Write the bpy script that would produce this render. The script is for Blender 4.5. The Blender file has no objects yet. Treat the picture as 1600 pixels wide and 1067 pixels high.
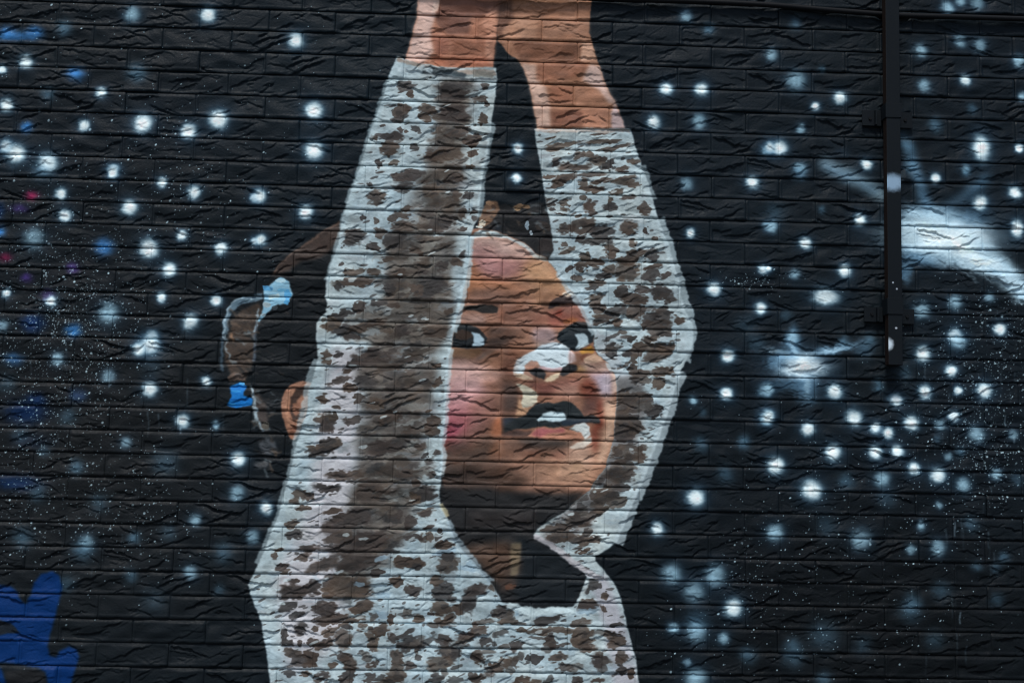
import bpy, bmesh, math, random
import numpy as np

# ---------------------------------------------------------------- camera
SC = bpy.context.scene
COL = SC.collection
F_PX = 2000.0                     # focal length in pixels of the 1600 px wide photograph
PITCH, YAW, ROLL = 0.1026464, 0.0418130, -0.0213100
D = 4.2115                        # metres from the lens to the wall
EYE = 1.62                        # lens height above the pavement
TOP_JOINT = 0.3472065 * D              # height (above the lens) of the first full bed joint in view

def cam_axes(p, y, r):
    cp, sp, cy, sy, cr, sr = math.cos(p), math.sin(p), math.cos(y), math.sin(y), math.cos(r), math.sin(r)
    M0 = np.array([[1, 0, 0], [0, 0, -1], [0, 1, 0.0]])
    Rp = np.array([[1, 0, 0], [0, cp, sp], [0, -sp, cp]])
    Ry = np.array([[cy, 0, -sy], [0, 1, 0], [sy, 0, cy]])
    Rr = np.array([[cr, sr, 0], [-sr, cr, 0], [0, 0, 1]])
    return Rr @ Rp @ Ry @ M0
AX = cam_axes(PITCH, YAW, ROLL)

def wall_at(x, y, depth=0.0):
    """point of the plane standing `depth` metres in front of the wall seen at photo pixel x, y (X, Z above pavement)"""
    x = np.asarray(x, float); y = np.asarray(y, float)
    d = np.stack([(x - 800) / F_PX, (y - 533.5) / F_PX, np.ones_like(x)], -1)
    w = d @ AX
    return w[..., 0] / w[..., 1] * (D - depth), w[..., 2] / w[..., 1] * (D - depth) + EYE

from mathutils import Matrix
cam_data = bpy.data.cameras.new('camera')
cam = bpy.data.objects.new('camera', cam_data); COL.objects.link(cam)
cam_data.sensor_width = 36.0; cam_data.sensor_fit = 'HORIZONTAL'
cam_data.lens = 36.0 * F_PX / 1600.0
cam_data.clip_start = 0.05; cam_data.clip_end = 500.0
M = Matrix.Identity(4)
for i in range(3):
    M[i][0] = AX[0][i]; M[i][1] = -AX[1][i]; M[i][2] = -AX[2][i]
M[0][3], M[1][3], M[2][3] = 0.0, -D, EYE
cam.matrix_world = M
SC.camera = cam

# ---------------------------------------------------------------- overcast daylight
SUN_EL, SUN_AZ = math.radians(60), math.radians(-18)    # azimuth from the wall's normal, minus = from the left
sun_dir = np.array([math.sin(SUN_AZ) * math.cos(SUN_EL), -math.cos(SUN_AZ) * math.cos(SUN_EL), math.sin(SUN_EL)])
world = bpy.data.worlds.new('World'); SC.world = world; world.use_nodes = True
wn = world.node_tree.nodes; wl = world.node_tree.links
bg = wn['Background']
sky = wn.new('ShaderNodeTexSky'); sky.sky_type = 'NISHITA'; sky.sun_disc = False
sky.sun_elevation = SUN_EL
sky.sun_rotation = math.atan2(sun_dir[0], sun_dir[1])
sky.altitude = 50; sky.air_density = 1.0; sky.dust_density = 2.0; sky.ozone_density = 1.0
wl.new(sky.outputs['Color'], bg.inputs['Color'])
bg.inputs['Strength'].default_value = 0.06
ld = bpy.data.lights.new('sun', 'SUN'); ld.energy = 1.5; ld.angle = math.radians(12); ld.color = (1.0, 0.975, 0.94)
sun = bpy.data.objects.new('sun', ld); COL.objects.link(sun)
from mathutils import Vector
sun.rotation_euler = Vector(sun_dir.tolist()).to_track_quat('Z', 'Y').to_euler()
sun.location = (-2, -6, 8)
SC.view_settings.view_transform = 'Standard'; SC.view_settings.look = 'None'
SC.view_settings.gamma = 1.0; SC.view_settings.exposure = 1.0
SC.view_settings.use_curve_mapping = False
SC.cycles.pixel_filter_type = 'BLACKMAN_HARRIS'; SC.cycles.filter_width = 1.15

# ---------------------------------------------------------------- the paint on the wall (computed here, no file is read)
rng = np.random.default_rng(11)
random.seed(5)
PX = 0.0017                                  # metres per paint cell
PX0, PX1, PZ0, PZ1 = -2.95, 3.15, 0.0, 4.25   # painted stretch of wall
PW, PH = int((PX1 - PX0) / PX), int((PZ1 - PZ0) / PX)
K = 0.0021 / PX                               # paint cells per photo pixel (about)

def vnoise(cell, seed, stretch=1.0):
    r = np.random.default_rng(seed)
    cx, cy = cell * stretch, cell
    gw, gh = int(PW / cx) + 3, int(PH / cy) + 3
    g = r.random((gh, gw), dtype=np.float32)
    x = np.arange(PW, dtype=np.float32) / cx; y = np.arange(PH, dtype=np.float32) / cy
    xi = x.astype(int); yi = y.astype(int)
    fx = x - xi; fy = y - yi
    fx = fx * fx * (3 - 2 * fx); fy = (fy * fy * (3 - 2 * fy))[:, None]
    a = g[yi][:, xi]; b = g[yi][:, xi + 1]; c = g[yi + 1][:, xi]; d = g[yi + 1][:, xi + 1]
    top = a + (b - a) * fx; bot = c + (d - c) * fx
    return (top + (bot - top) * fy) * 2 - 1

NA = vnoise(22 * K, 1); NB = vnoise(22 * K, 2)
NC = vnoise(7 * K, 3, 1.7); ND = vnoise(7 * K, 4, 1.7)
NE = vnoise(2.6 * K, 5, 1.6); NF = vnoise(2.6 * K, 6, 1.6)
WX = NA * 2.0 + NC * 2.1 + NE * 1.7
WY = NB * 1.6 + ND * 2.0 + NF * 1.5
N_BIG = vnoise(130 * K, 7)
N_MID = vnoise(40 * K, 8)

canvas = np.empty((PH, PW, 3), np.float32)
clip = None

def T(pts, o=(0, 0), s=1.0):
    p = np.asarray(pts, float).reshape(-1, 2)
    X, Z = wall_at(o[0] + p[:, 0] / s, o[1] + p[:, 1] / s)
    return np.stack([(X - PX0) / PX, (Z - PZ0) / PX], 1)

def blur(m, r):
    r = int(round(r))
    if r < 1: return m
    for ax in (0, 1):
        for _ in range(2):
            pad = [(0, 0), (0, 0)]; pad[ax] = (r + 1, r)
            c = np.cumsum(np.pad(m, pad, mode='edge'), axis=ax)
            m = (c[2 * r + 1:] - c[:-2 * r - 1]) / (2 * r + 1) if ax == 0 else (c[:, 2 * r + 1:] - c[:, :-2 * r - 1]) / (2 * r + 1)
    return m

def box(x0, y0, x1, y1):
    return max(int(x0), 0), max(int(y0), 0), min(int(x1) + 1, PW), min(int(y1) + 1, PH)

def lay(sl, m, col, alpha=1.0, clipped=False):
    if clipped and clip is not None: m = m * clip[sl]
    c = np.asarray(col, np.float32) / 255.0
    m = (m * alpha)[..., None]
    canvas[sl] = canvas[sl] * (1 - m) + c * m

def pmask(P, soft, warp):
    g = 4 + soft * 3 + warp * 6
    x0, y0, x1, y1 = box(P[:, 0].min() - g, P[:, 1].min() - g, P[:, 0].max() + g, P[:, 1].max() + g)
    if x1 <= x0 or y1 <= y0: return None, None
    sl = (slice(y0, y1), slice(x0, x1))
    xs = np.arange(x0, x1, dtype=np.float32)[None] + 0.5 + WX[sl] * warp * K
    ys = np.arange(y0, y1, dtype=np.float32)[:, None] + 0.5 + WY[sl] * warp * K
    ins = np.zeros(xs.shape, bool)
    n = len(P)
    for i in range(n):
        ax, ay = P[i]; bx, by = P[(i + 1) % n]
        if ay == by: continue
        c = (ay > ys) != (by > ys)
        ins ^= c & (xs < (bx - ax) * (ys - ay) / (by - ay) + ax)
    return sl, blur(ins.astype(np.float32), max(1, soft * K * 0.7))

BLEND = 1.0                                   # wet-blending of broad tones
def poly(pts, col, soft=1.0, alpha=1.0, o=(0, 0), s=1.0, warp=0.42, clipped=False):
    if soft >= 2.5: soft *= BLEND
    sl, m = pmask(T(pts, o, s), soft, warp)
    if sl: lay(sl, m, col, alpha, clipped)

def blob(cx, cy, w, h, col, alpha=1.0, ang=0.0, soft=0.25, warp=1.0, o=(0, 0), s=1.0, clipped=False, power=2.4):
    """a brush dab: a ragged ellipse of full width w and height h"""
    P = T([(cx, cy)], o, s)[0]
    a, b = max(w / s * K / 2, 1.2), max(h / s * K / 2, 1.2)
    R = max(a, b) * (1.5 + soft) + 8
    x0, y0, x1, y1 = box(P[0] - R, P[1] - R, P[0] + R, P[1] + R)
    if x1 <= x0 or y1 <= y0: return
    sl = (slice(y0, y1), slice(x0, x1))
    wf = min(1.0, min(a, b) / 9.0) * warp * K
    dx = np.arange(x0, x1, dtype=np.float32)[None] + 0.5 - P[0] + WX[sl] * wf * 1.5
    dy = np.arange(y0, y1, dtype=np.float32)[:, None] + 0.5 - P[1] + WY[sl] * wf * 1.5
    ca, sa = math.cos(ang), math.sin(ang)
    u = np.abs((dx * ca + dy * sa) / a); v = np.abs((-dx * sa + dy * ca) / b)
    r = (u ** power + v ** power) ** (1 / power)
    m = np.clip((1 + soft / 2 - r) / soft, 0, 1)
    lay(sl, m * m * (3 - 2 * m), col, alpha, clipped)

def glow(cx, cy, rx, ry, col, alpha, o=(0, 0), s=1.0, ang=0.0, fall=2.6, warp=1.2):
    """spray-can dot: opaque middle, misty rim"""
    P = T([(cx, cy)], o, s)[0]
    a, b = rx / s * K, ry / s * K
    R = max(a, b) * 2.3
    x0, y0, x1, y1 = box(P[0] - R, P[1] - R, P[0] + R, P[1] + R)
    if x1 <= x0 or y1 <= y0: return
    sl = (slice(y0, y1), slice(x0, x1))
    dx = np.arange(x0, x1, dtype=np.float32)[None] + 0.5 - P[0] + WX[sl] * warp * K
    dy = np.arange(y0, y1, dtype=np.float32)[:, None] + 0.5 - P[1] + WY[sl] * warp * K
    ca, sa = math.cos(ang), math.sin(ang)
    r = np.sqrt(((dx * ca + dy * sa) / a) ** 2 + ((-dx * sa + dy * ca) / b) ** 2)
    m = np.exp(-(r / 0.78) ** fall) * (0.93 + 0.07 * NE[sl])
    lay(sl, np.clip(m, 0, 1), col, alpha)

def star(x, y, r, b=1.0, o=(0, 0), s=4.0, ry=None):
    ry = (ry or r) * 1.14; r = r * 1.14
    if b > 0.55:
        glow(x, y, r * 1.75, ry * 1.75, (56, 98, 134), 0.5 * b, o, s, fall=1.9, warp=.7)
        glow(x, y, r * 1.12, ry * 1.12, (178, 214, 234), min(1, 1.05 * b), o, s, fall=3.0, warp=.6)
        if b > 0.8: glow(x, y, r * 0.92, ry * 0.92, (246, 252, 255), min(1, 1.4 * (b - 0.25)), o, s, fall=3.6, warp=.5)
    else:
        glow(x, y, r * 1.3, ry * 1.3, (108, 150, 180), 1.1 * b, o, s, fall=2.2, warp=.8)

def stroke(pts, width, col, soft=1.0, alpha=1.0, o=(0, 0), s=1.0, warp=0.6, taper=False):
    p = np.asarray(pts, float)
    n = len(p); L, R = [], []
    for i in range(n):
        t = p[min(i + 1, n - 1)] - p[max(i - 1, 0)]
        t = t / (np.hypot(*t) + 1e-9); q = np.array([-t[1], t[0]])
        w = width / 2 * ((1 - i / n) if taper else 1)
        L.append(p[i] + q * w); R.append(p[i] - q * w)
    poly(L + R[::-1], col, soft, alpha, o, s, warp)

def specks(n, cx, cy, sx, sy, ang=0.0, big=0.12, bright=1.0):
    """fine flicked paint droplets"""
    u = rng.normal(size=n) * sx; v = rng.normal(size=n) * sy
    ca, sa = math.cos(ang), math.sin(ang)
    P = T(np.stack([cx + u * ca - v * sa, cy + u * sa + v * ca], 1))
    for (x, y) in P:
        r = (0.45 + rng.random() * 0.6 + (rng.random() < big) * rng.random() * 1.3) * K
        x0, y0, x1, y1 = box(x - 5, y - 5, x + 5, y + 5)
        if x1 - x0 < 3 or y1 - y0 < 3: continue
        a = rng.normal() * 0.3 + 0.7; el = 0.55 + rng.random() * 0.4
        dx = np.arange(x0, x1)[None] + .5 - x; dy = np.arange(y0, y1)[:, None] + .5 - y
        c_, s_ = math.cos(a), math.sin(a)
        d = np.sqrt(((dx * c_ + dy * s_)) ** 2 + ((-dx * s_ + dy * c_) / el) ** 2)
        m = np.clip(r + 0.5 - d, 0, 1).astype(np.float32)
        lay((slice(y0, y1), slice(x0, x1)), m, (176, 198, 210), (0.35 + 0.65 * rng.random()) * bright)

# --- black ground coat
base = np.array([16, 24, 31], np.float32) / 255
canvas[:] = base
canvas *= (1 + 0.05 * N_MID + 0.05 * NC)[..., None]
_t = np.clip(0.5 + 0.6 * N_BIG, 0, 1)[..., None]
canvas *= 1 + _t * (np.array([0.04, 0.0, -0.04], np.float32))
glow(120, 700, 420, 420, (26, 27, 29), 0.8, fall=2.0)
glow(1350, 1000, 480, 300, (11, 14, 17), 0.9, fall=2.0)  # light falling off towards the lower right, put into the coat's colour
glow(560, 120, 300, 300, (22, 33, 41), 0.6, fall=2.0)
glow(1100, 250, 260, 300, (21, 30, 38), 0.6, fall=2.0)

def G(c, r): return (400 * c, (0, 267, 534, 800)[r])

# --- coloured mist
BLUE, NAVY, PURP, MAG = (62, 130, 200), (18, 50, 100), (72, 52, 120), (150, 38, 84)
for (c, r, x, y, rx, ry, col, a) in [
    (0, 0, 45, 210, 60, 45, BLUE, .95), (0, 0, 215, 205, 55, 42, BLUE, .85), (0, 0, 130, 225, 70, 30, BLUE, .6),
    (0, 0, 475, 465, 58, 42, BLUE, .95), (0, 0, 165, 795, 42, 36, BLUE, .9), (0, 1, 650, 475, 62, 55, BLUE, .9),
    (0, 1, 455, 1000, 50, 45, BLUE, .9), (0, 1, 5, 380, 30, 30, BLUE, .9), (0, 2, 85, 110, 60, 40, BLUE, .55),
    (0, 2, 485, 335, 55, 45, (60, 95, 150), .55), (0, 1, 205, 950, 70, 60, NAVY, .9), (0, 2, 160, 440, 120, 70, NAVY, .8),
    (0, 2, 230, 360, 60, 40, NAVY, .7), (0, 2, 90, 880, 150, 50, NAVY, .7), (0, 2, 200, 620, 120, 50, (22, 34, 52), .7),
    (0, 1, 200, 155, 40, 30, MAG, .95), (0, 1, 30, 540, 40, 26, MAG, .75), (0, 1, 120, 235, 55, 28, PURP, .7),
    (0, 1, 450, 610, 38, 36, PURP, .9), (0, 1, 165, 670, 34, 28, PURP, .9), (0, 1, 300, 780, 38, 34, (95, 66, 120), .8),
    (0, 1, 5, 250, 30, 60, NAVY, .6), (3, 0, 470, 960, 60, 40, (60, 80, 100), .3)]:
    glow(x, y, rx * 1.3, ry * 1.3, col, a, G(c, r), 4.0, fall=2.4, warp=.7)

# --- droplets flicked over the black
for a in [(1500, 95, 470, 75, 150, -.25), (500, 60, 640, 30, 140, .2), (450, 150, 520, 60, 60, 0), (260, 290, 340, 90, 60, .3), (170, 260, 240, 60, 50, .5),
          (450, 190, 800, 80, 60, .2), (240, 60, 780, 40, 140, 0), (130, 250, 190, 130, 90, 0), (70, 110, 30, 100, 30, 0),
          (520, 1560, 610, 50, 70, 0), (420, 1540, 720, 40, 60, 0), (260, 1580, 520, 40, 50, 0), (160, 1240, 790, 60, 60, 0),
          (130, 1170, 900, 30, 40, 0), (120, 1110, 1000, 60, 50, 0), (180, 1400, 800, 90, 60, .3), (130, 1490, 490, 40, 60, 0),
          (90, 1170, 440, 30, 8, 0), (90, 1290, 890, 60, 40, 0), (120, 1440, 960, 90, 50, 0), (80, 1280, 1000, 50, 40, 0),
          (220, 1480, 660, 60, 80, 0), (90, 1320, 640, 120, 60, 0), (60, 480, 150, 60, 100, 0)]:
    specks(*a)

# --- starbursts
W_, W2 = (184, 214, 234), (112, 154, 188)
o = G(3, 1)
for (x, y, rx, ry, a, col, an) in [(1090, 400, 380, 190, .55, (70, 100, 130), 0), (1100, 420, 290, 95, .95, W_, 0), (1000, 290, 180, 70, .8, W2, 0),
    (1240, 310, 130, 60, .55, W2, 0), (960, 545, 150, 55, .75, W2, 0), (1340, 570, 180, 50, .9, W_, -.25), (1180, 540, 170, 60, .7, W_, 0),
    (1500, 660, 120, 40, .8, W2, -.7), (1570, 740, 90, 45, .8, W_, -.6), (1585, 800, 60, 30, .9, W_, 0),
    (870, 640, 36, 60, .7, W2, 0), (900, 420, 90, 120, .6, W2, 0), (1050, 400, 300, 110, .9, W_, 0), (1000, 300, 170, 60, .6, W_, 0), (1120, 420, 230, 75, .95, (228, 239, 246), 0), (1330, 570, 120, 34, .85, (222, 234, 242), -.2), (1020, 310, 190, 80, .7, W_, 0), (1170, 500, 250, 70, .75, W_, -.15), (890, 370, 90, 110, .6, W_, 0), (1120, 420, 210, 80, .8, (230, 240, 246), 0), (1420, 600, 110, 40, .75, W_, -.4)]:
    glow(x, y, rx * 1.3, ry * 1.3, col, a, o, 4.0, an, fall=2.6)
for (pts, w, a) in [([(880, -180), (910, -40), (950, 90), (1000, 220)], 60, .5), ([(1400, 30), (1260, 120), (1120, 230)], 60, .35), ([(330, -60), (500, 20), (640, 100), (760, 180)], 80, .5),
                    ([(330, -40), (520, 40), (700, 140)], 40, .45), ([(905, -60), (960, 110), (1010, 240)], 34, .5), ([(1000, 300), (1250, 470), (1480, 640), (1640, 770)], 150, .6), ([(1150, 400), (1400, 570), (1640, 760)], 80, .6), ([(1360, 60), (1200, 180)], 34, .35), ([(820, 60), (760, 20)], 90, .4), ([(860, -160), (840, -260)], 60, .3)]:
    stroke(pts, w, W2 if w < 75 else W_, 9, a, o, 4.0, 1.2)
for (x, y, rx, ry, a, an) in [(1020, 330, 200, 90, .6, -.1), (1100, 410, 290, 110, .95, -.15), (1220, 500, 240, 75, .9, -.35), (1390, 580, 190, 60, .9, -.5), (1540, 700, 130, 55, .85, -.65), (930, 400, 120, 110, .7, 0)]:
    glow(x, y, rx, ry, (198, 222, 238), a, o, 4.0, an, fall=2.2, warp=2.0)
for (x, y, rx, ry, a, an) in [(1110, 410, 220, 75, .95, -.1), (1330, 560, 130, 38, .9, -.35), (1200, 480, 150, 50, .7, -.3)]:
    glow(x, y, rx, ry, (244, 250, 254), a, o, 4.0, an, fall=2.4, warp=2.0)
for _ in range(60):                           # feathered edge of the burst
    t = rng.random(); an = -.25 - .5 * t + rng.normal() * .12
    glow(950 + 600 * t + rng.normal() * 40, 330 + 330 * t + rng.normal() * (90 - 40 * t), rng.uniform(30, 80), rng.uniform(8, 18), (196, 220, 236), rng.uniform(.15, .4), o, 4.0, an, 2.2, 2.0)
o = G(3, 2)
for (x, y, rx, ry, a, col, an) in [(200, 140, 240, 130, .45, (60, 90, 120), 0), (230, 165, 150, 55, .95, W_, .1), (150, 110, 120, 40, .8, W2, 0), (160, 20, 55, 80, .55, W2, 0),
    (420, 45, 150, 28, .75, W2, .25), (240, 260, 75, 80, .5, W2, 0), (140, 270, 110, 40, .5, W2, 0), (600, 40, 60, 70, .4, W2, 0), (280, 360, 60, 50, .25, W2, 0), (60, 120, 60, 60, .5, W2, 0), (200, 135, 120, 85, .7, W_, 0), (160, 10, 34, 110, .6, W2, 0), (235, 300, 60, 90, .45, W2, 0), (225, 155, 100, 55, 1, (246, 251, 255), .1), (160, 40, 22, 90, .6, W_, .1), (420, 45, 110, 16, .6, W_, .25), (60, 60, 70, 14, .4, W_, -.4), (240, 260, 26, 90, .5, W_, 0)]:
    glow(x, y, rx * 1.3, ry * 1.3, col, a, o, 4.0, an, fall=2.6)

# --- sprayed stars
STARS = {
 (0, 0): [(825, 90, 48, .8), (1300, 95, 50, 1), (400, 175, 44, .55), (160, 385, 45, .85), (10, 435, 28, 1), (850, 455, 55, .5), (630, 580, 34, .9),
          (300, 590, 40, .4), (40, 655, 42, .95), (525, 785, 36, .9), (890, 770, 60, .95), (1175, 820, 48, 1), (1365, 745, 60, 1), (35, 915, 40, 1), (100, 960, 62, .9),
          (300, 1020, 60, .85), (710, 1062, 35, 1)],
 (1, 0): [(250, 255, 50, 1), (365, 690, 55, 1), (360, 940, 58, 1)],
 (2, 0): [(1090, 105, 40, .6), (1225, 185, 34, .55), (965, 555, 42, 1), (1185, 560, 44, 1), (885, 760, 44, 1), (1170, 760, 46, .75), (40, 930, 34, 1), (1590, 940, 35, .7)],
 (3, 0): [(1125, 45, 42, .8), (1210, 5, 34, .7), (1310, 20, 44, .6), (175, 150, 38, .4), (955, 315, 42, .7), (1205, 260, 42, .65), (1325, 285, 38, .65), (1570, 385, 40, .8),
          (20, 345, 40, .7), (175, 505, 62, .7), (335, 435, 20, .4), (1235, 500, 36, .85), (980, 540, 42, .65), (450, 610, 42, .95), (298, 665, 28, 1), (1275, 680, 30, .4),
          (1045, 775, 42, .5), (205, 800, 30, .8), (15, 920, 36, 1), (75, 925, 46, .9), (1578, 925, 30, 1), (615, 1030, 36, 1), (205, 1050, 36, .7), (1235, 1060, 30, .6),
          (1590, 600, 30, .7), (870, 920, 40, .4), (890, 1040, 40, .4)],
 (0, 1): [(705, 15, 35, 1), (1010, 70, 32, 1), (380, 145, 36, 1), (1212, 135, 40, 1), (405, 280, 36, 1), (810, 225, 48, 1), (1590, 165, 28, .9), (210, 425, 62, .6), (930, 485, 58, .95),
          (1135, 405, 33, 1), (1380, 480, 40, 1), (1055, 615, 45, .95), (1012, 790, 32, 1), (1345, 810, 35, 1), (675, 890, 62, .8), (1190, 945, 52, .85), (320, 815, 35, 1),
          (40, 765, 25, .95), (10, 965, 36, .6), (945, 1045, 45, .9), (1590, 440, 25, .9), (260, 5, 50, .4)],
 (1, 1): [(25, 160, 40, 1), (310, 260, 45, 1), (30, 430, 35, 1)],
 (2, 1): [(30, 40, 32, 1), (1095, 80, 42, .6), (1505, 70, 42, 1), (1120, 390, 30, .9), (1590, 340, 25, .6), (1575, 615, 32, .9), (1265, 740, 45, 1), (1555, 860, 40, 1), (1470, 960, 60, .2)],
 (3, 1): [(200, 10, 40, .5), (1050, 45, 32, 1), (1240, 10, 25, .5), (1330, 200, 48, .95), (1545, 135, 40, 1), (335, 240, 22, .45), (575, 310, 38, 1), (30, 350, 36, .8),
          (235, 450, 38, 1), (5, 610, 20, .9), (165, 650, 34, .6), (480, 625, 44, 1), (960, 870, 52, .75), (1170, 820, 46, .7), (1385, 790, 32, .6), (1450, 985, 42, .95),
          (1170, 1030, 48, .85), (160, 1040, 40, .6), (110, 900, 36, .3), (480, 1065, 34, .5), (640, 1060, 40, .4), (50, 260, 60, .25)],
 (0, 2): [(360, 105, 36, .8), (675, 215, 40, .6), (935, 295, 45, 1), (1290, 250, 30, .9), (40, 260, 50, .3), (420, 465, 50, .35), (1135, 495, 42, 1), (1350, 520, 25, .8), (785, 630, 34, .6),
          (475, 785, 40, .5), (1490, 735, 45, 1), (275, 685, 32, .3), (1030, 750, 70, .35), (1480, 945, 45, .7), (235, 955, 46, .35), (620, 1005, 50, .3), (130, 580, 44, .25), (950, 140, 60, .2)],
 (1, 2): [(60, 1035, 40, 1)],
 (2, 2): [(1350, 90, 42, 1), (1345, 325, 40, 1), (1130, 365, 25, .8), (1580, 300, 40, .6), (1590, 475, 40, .8), (1180, 640, 42, .4), (1450, 630, 38, .55), (1335, 830, 48, .35),
          (1150, 975, 55, 1), (1530, 10, 50, .3), (1190, 440, 24, .3)],
 (3, 2): [(415, 310, 48, 1), (0, 300, 35, .8), (0, 470, 40, .9), (690, 275, 36, .5), (805, 365, 40, 1), (985, 312, 40, 1), (1190, 305, 27, 1), (1355, 305, 48, 1), (970, 75, 50, .9),
          (1150, 178, 38, 1), (540, 475, 52, .9), (250, 545, 45, 1), (675, 535, 36, .9), (752, 570, 36, .95), (897, 505, 45, .95), (1165, 465, 35, .9), (1075, 520, 36, .6), (1300, 575, 52, .7),
          (1535, 580, 32, .6), (1060, 605, 24, .3), (410, 690, 50, 1), (675, 690, 42, .95), (810, 685, 40, .95), (1200, 690, 32, .5), (1125, 718, 24, .6), (50, 770, 54, 1), (275, 925, 62, 1),
          (912, 795, 40, 1), (1062, 838, 48, .9), (715, 860, 48, .75), (490, 870, 48, .4), (1222, 895, 44, .75), (1428, 825, 30, .8), (1075, 1022, 24, .6), (740, 980, 56, .25), (855, 200, 44, .3),
          (1560, 860, 44, .3), (1190, 0, 50, .7)],
 (0, 3): [(1220, 48, 34, .7), (1575, 155, 36, .7), (540, 190, 45, .6), (520, 240, 54, .4), (840, 160, 34, .5), (140, 160, 54, .4), (1395, 250, 54, .35), (1190, 375, 40, .6), (815, 395, 38, .4),
          (415, 450, 44, .35), (960, 550, 70, .2), (1370, 490, 32, .3), (1050, 130, 44, .3)],
 (2, 3): [(910, 105, 42, .85), (1000, 385, 60, .7), (1270, 395, 62, .7), (1140, 500, 62, .6), (1385, 600, 55, .9), (1160, 700, 64, .45), (1150, 750, 60, .6), (1008, 725, 34, .8), (1325, 790, 34, .7),
          (1480, 895, 48, .4), (1095, 942, 22, .6), (1150, 1045, 64, .7)],
 (3, 3): [(45, 125, 50, .8), (370, 90, 64, .25), (580, 170, 60, .65), (960, 85, 28, .8), (1065, 225, 46, .65), (895, 235, 30, .6), (1270, 75, 44, .35), (1300, 340, 32, .35), (1425, 350, 32, .3),
          (1475, 280, 32, .4), (905, 560, 48, .35), (890, 615, 62, .35), (1090, 490, 54, .3), (1430, 545, 38, .3), (350, 770, 84, .3), (160, 900, 64, .35), (150, 830, 44, .3), (590, 830, 54, .25),
          (350, 1040, 44, .4), (1040, 800, 54, .25)]}
for (c, r), lst in STARS.items():
    for (x, y, rad, b) in lst: star(x, y, rad, b, G(c, r))
star(1335, 925, 58, 1, G(3, 0), ry=84)
star(1560, 360, 42, 1, G(3, 1), ry=56)
star(365, 785, 82, .85, G(3, 1), ry=52)
star(930, 25, 62, 1, G(0, 2), ry=54); star(865, 50, 38, .9, G(0, 2))
for _ in range(170):                          # the same night sky goes on past the picture's edge
    x, y = rng.uniform(-700, 2200), rng.uniform(-450, 1700)
    if -10 < x < 1610 and -10 < y < 1077: continue
    if 380 < x < 1050 : continue
    star(x, y, rng.uniform(6, 14), rng.choice([.4, .7, .9, 1]), s=1.0)
for (c, r, x, y, L) in [(2, 1, 22, 50, 35), (0, 2, 1128, 520, 55), (0, 2, 682, 235, 50), (3, 2, 1540, 590, 45), (3, 3, 1170, 60, 95), (3, 3, 1205, 625, 70), (0, 2, 925, 310, 40), (3, 2, 1485, 460, 70)]:
    stroke([(x, y), (x - 2, y + L * .6), (x - 1, y + L)], 7, (150, 172, 188), .5, .6, G(c, r), 4.0, .3)

for _ in range(46):                           # thin runs of diluted paint
    x, y = (rng.uniform(1420, 1600), rng.uniform(560, 1040)) if rng.random() < .6 else (rng.uniform(0, 380), rng.uniform(500, 900))
    L = rng.uniform(10, 45)
    stroke([(x, y), (x + rng.uniform(-1, 1), y + L * .5), (x, y + L)], rng.uniform(1.2, 2.6), (96, 112, 124), .8, rng.uniform(.15, .5), warp=.3, taper=True)
# --- blue graffiti low on the left
o = G(0, 3); GB = (4, 46, 102)
poly([(-700, 380), (-300, 470), (-120, 440), (0, 455), (60, 462), (110, 500), (140, 560), (165, 572), (190, 520), (210, 440), (250, 385), (320, 370), (372, 398), (385, 470), (370, 560), (340, 660), (315, 740),
      (295, 830), (312, 900), (350, 910), (370, 870), (430, 836), (480, 858), (495, 900), (475, 970), (440, 1080), (400, 1300), (310, 1300), (300, 1080), (285, 1000), (240, 972), (120, 952), (0, 935), (-500, 930)], GB, 2.2, .97, o, 4.0, .4)
poly([(-20, 662), (60, 690), (130, 745), (60, 755), (-20, 775)], (30, 34, 40), 1.5, .95, o, 4.0)
poly([(-80, 950), (10, 968), (30, 1030), (40, 1090), (-80, 1100)], GB, 2, .95, o, 4.0)
poly([(30, 985), (200, 975), (270, 1000), (290, 1067), (45, 1067)], (40, 38, 40), 3, .7, o, 4.0)

# --- the girl's hair
HAIR = (22, 26, 30)
poly([(530, 346), (512, 357), (482, 378), (457, 396), (437, 413), (425, 430), (400, 470), (396, 520), (398, 600), (410, 660), (440, 700), (470, 690), (560, 600), (560, 400)], HAIR, 1.5)
poly([(531, 345), (512, 356), (482, 377), (457, 395), (437, 412), (424, 432), (436, 428), (452, 424), (470, 408), (500, 404), (516, 392), (530, 372)], (70, 56, 51), 3.5, .85)
stroke([(531, 347), (512, 358), (482, 379), (457, 397), (437, 414), (427, 428)], 3.5, (96, 76, 68), 1, .8)
H8 = dict(o=(340, 340), s=2.6675)
poly([(58, 425), (100, 380), (170, 352), (192, 392), (166, 460), (150, 505), (150, 600), (112, 680), (62, 668), (30, 600), (28, 520), (58, 480)], (72, 60, 54), 2, .95, **H8)
stroke([(36, 485), (32, 430), (52, 385), (100, 345), (185, 328)], 26, (116, 140, 158), 1.5, .8, **H8)
stroke([(20, 500), (16, 560), (22, 640)], 12, (84, 104, 122), 1.5, .6, **H8)
stroke([(58, 480), (62, 505), (70, 520)], 10, (150, 110, 84), 1, .8, **H8)
stroke([(165, 440), (152, 500), (150, 600)], 14, (100, 112, 130), 1.5, .6, **H8)
poly([(188, 302), (225, 270), (265, 245), (298, 268), (312, 320), (292, 358), (245, 368), (205, 400), (172, 440), (166, 432), (186, 392), (194, 350)], (142, 186, 212), 1, 1, **H8)
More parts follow.
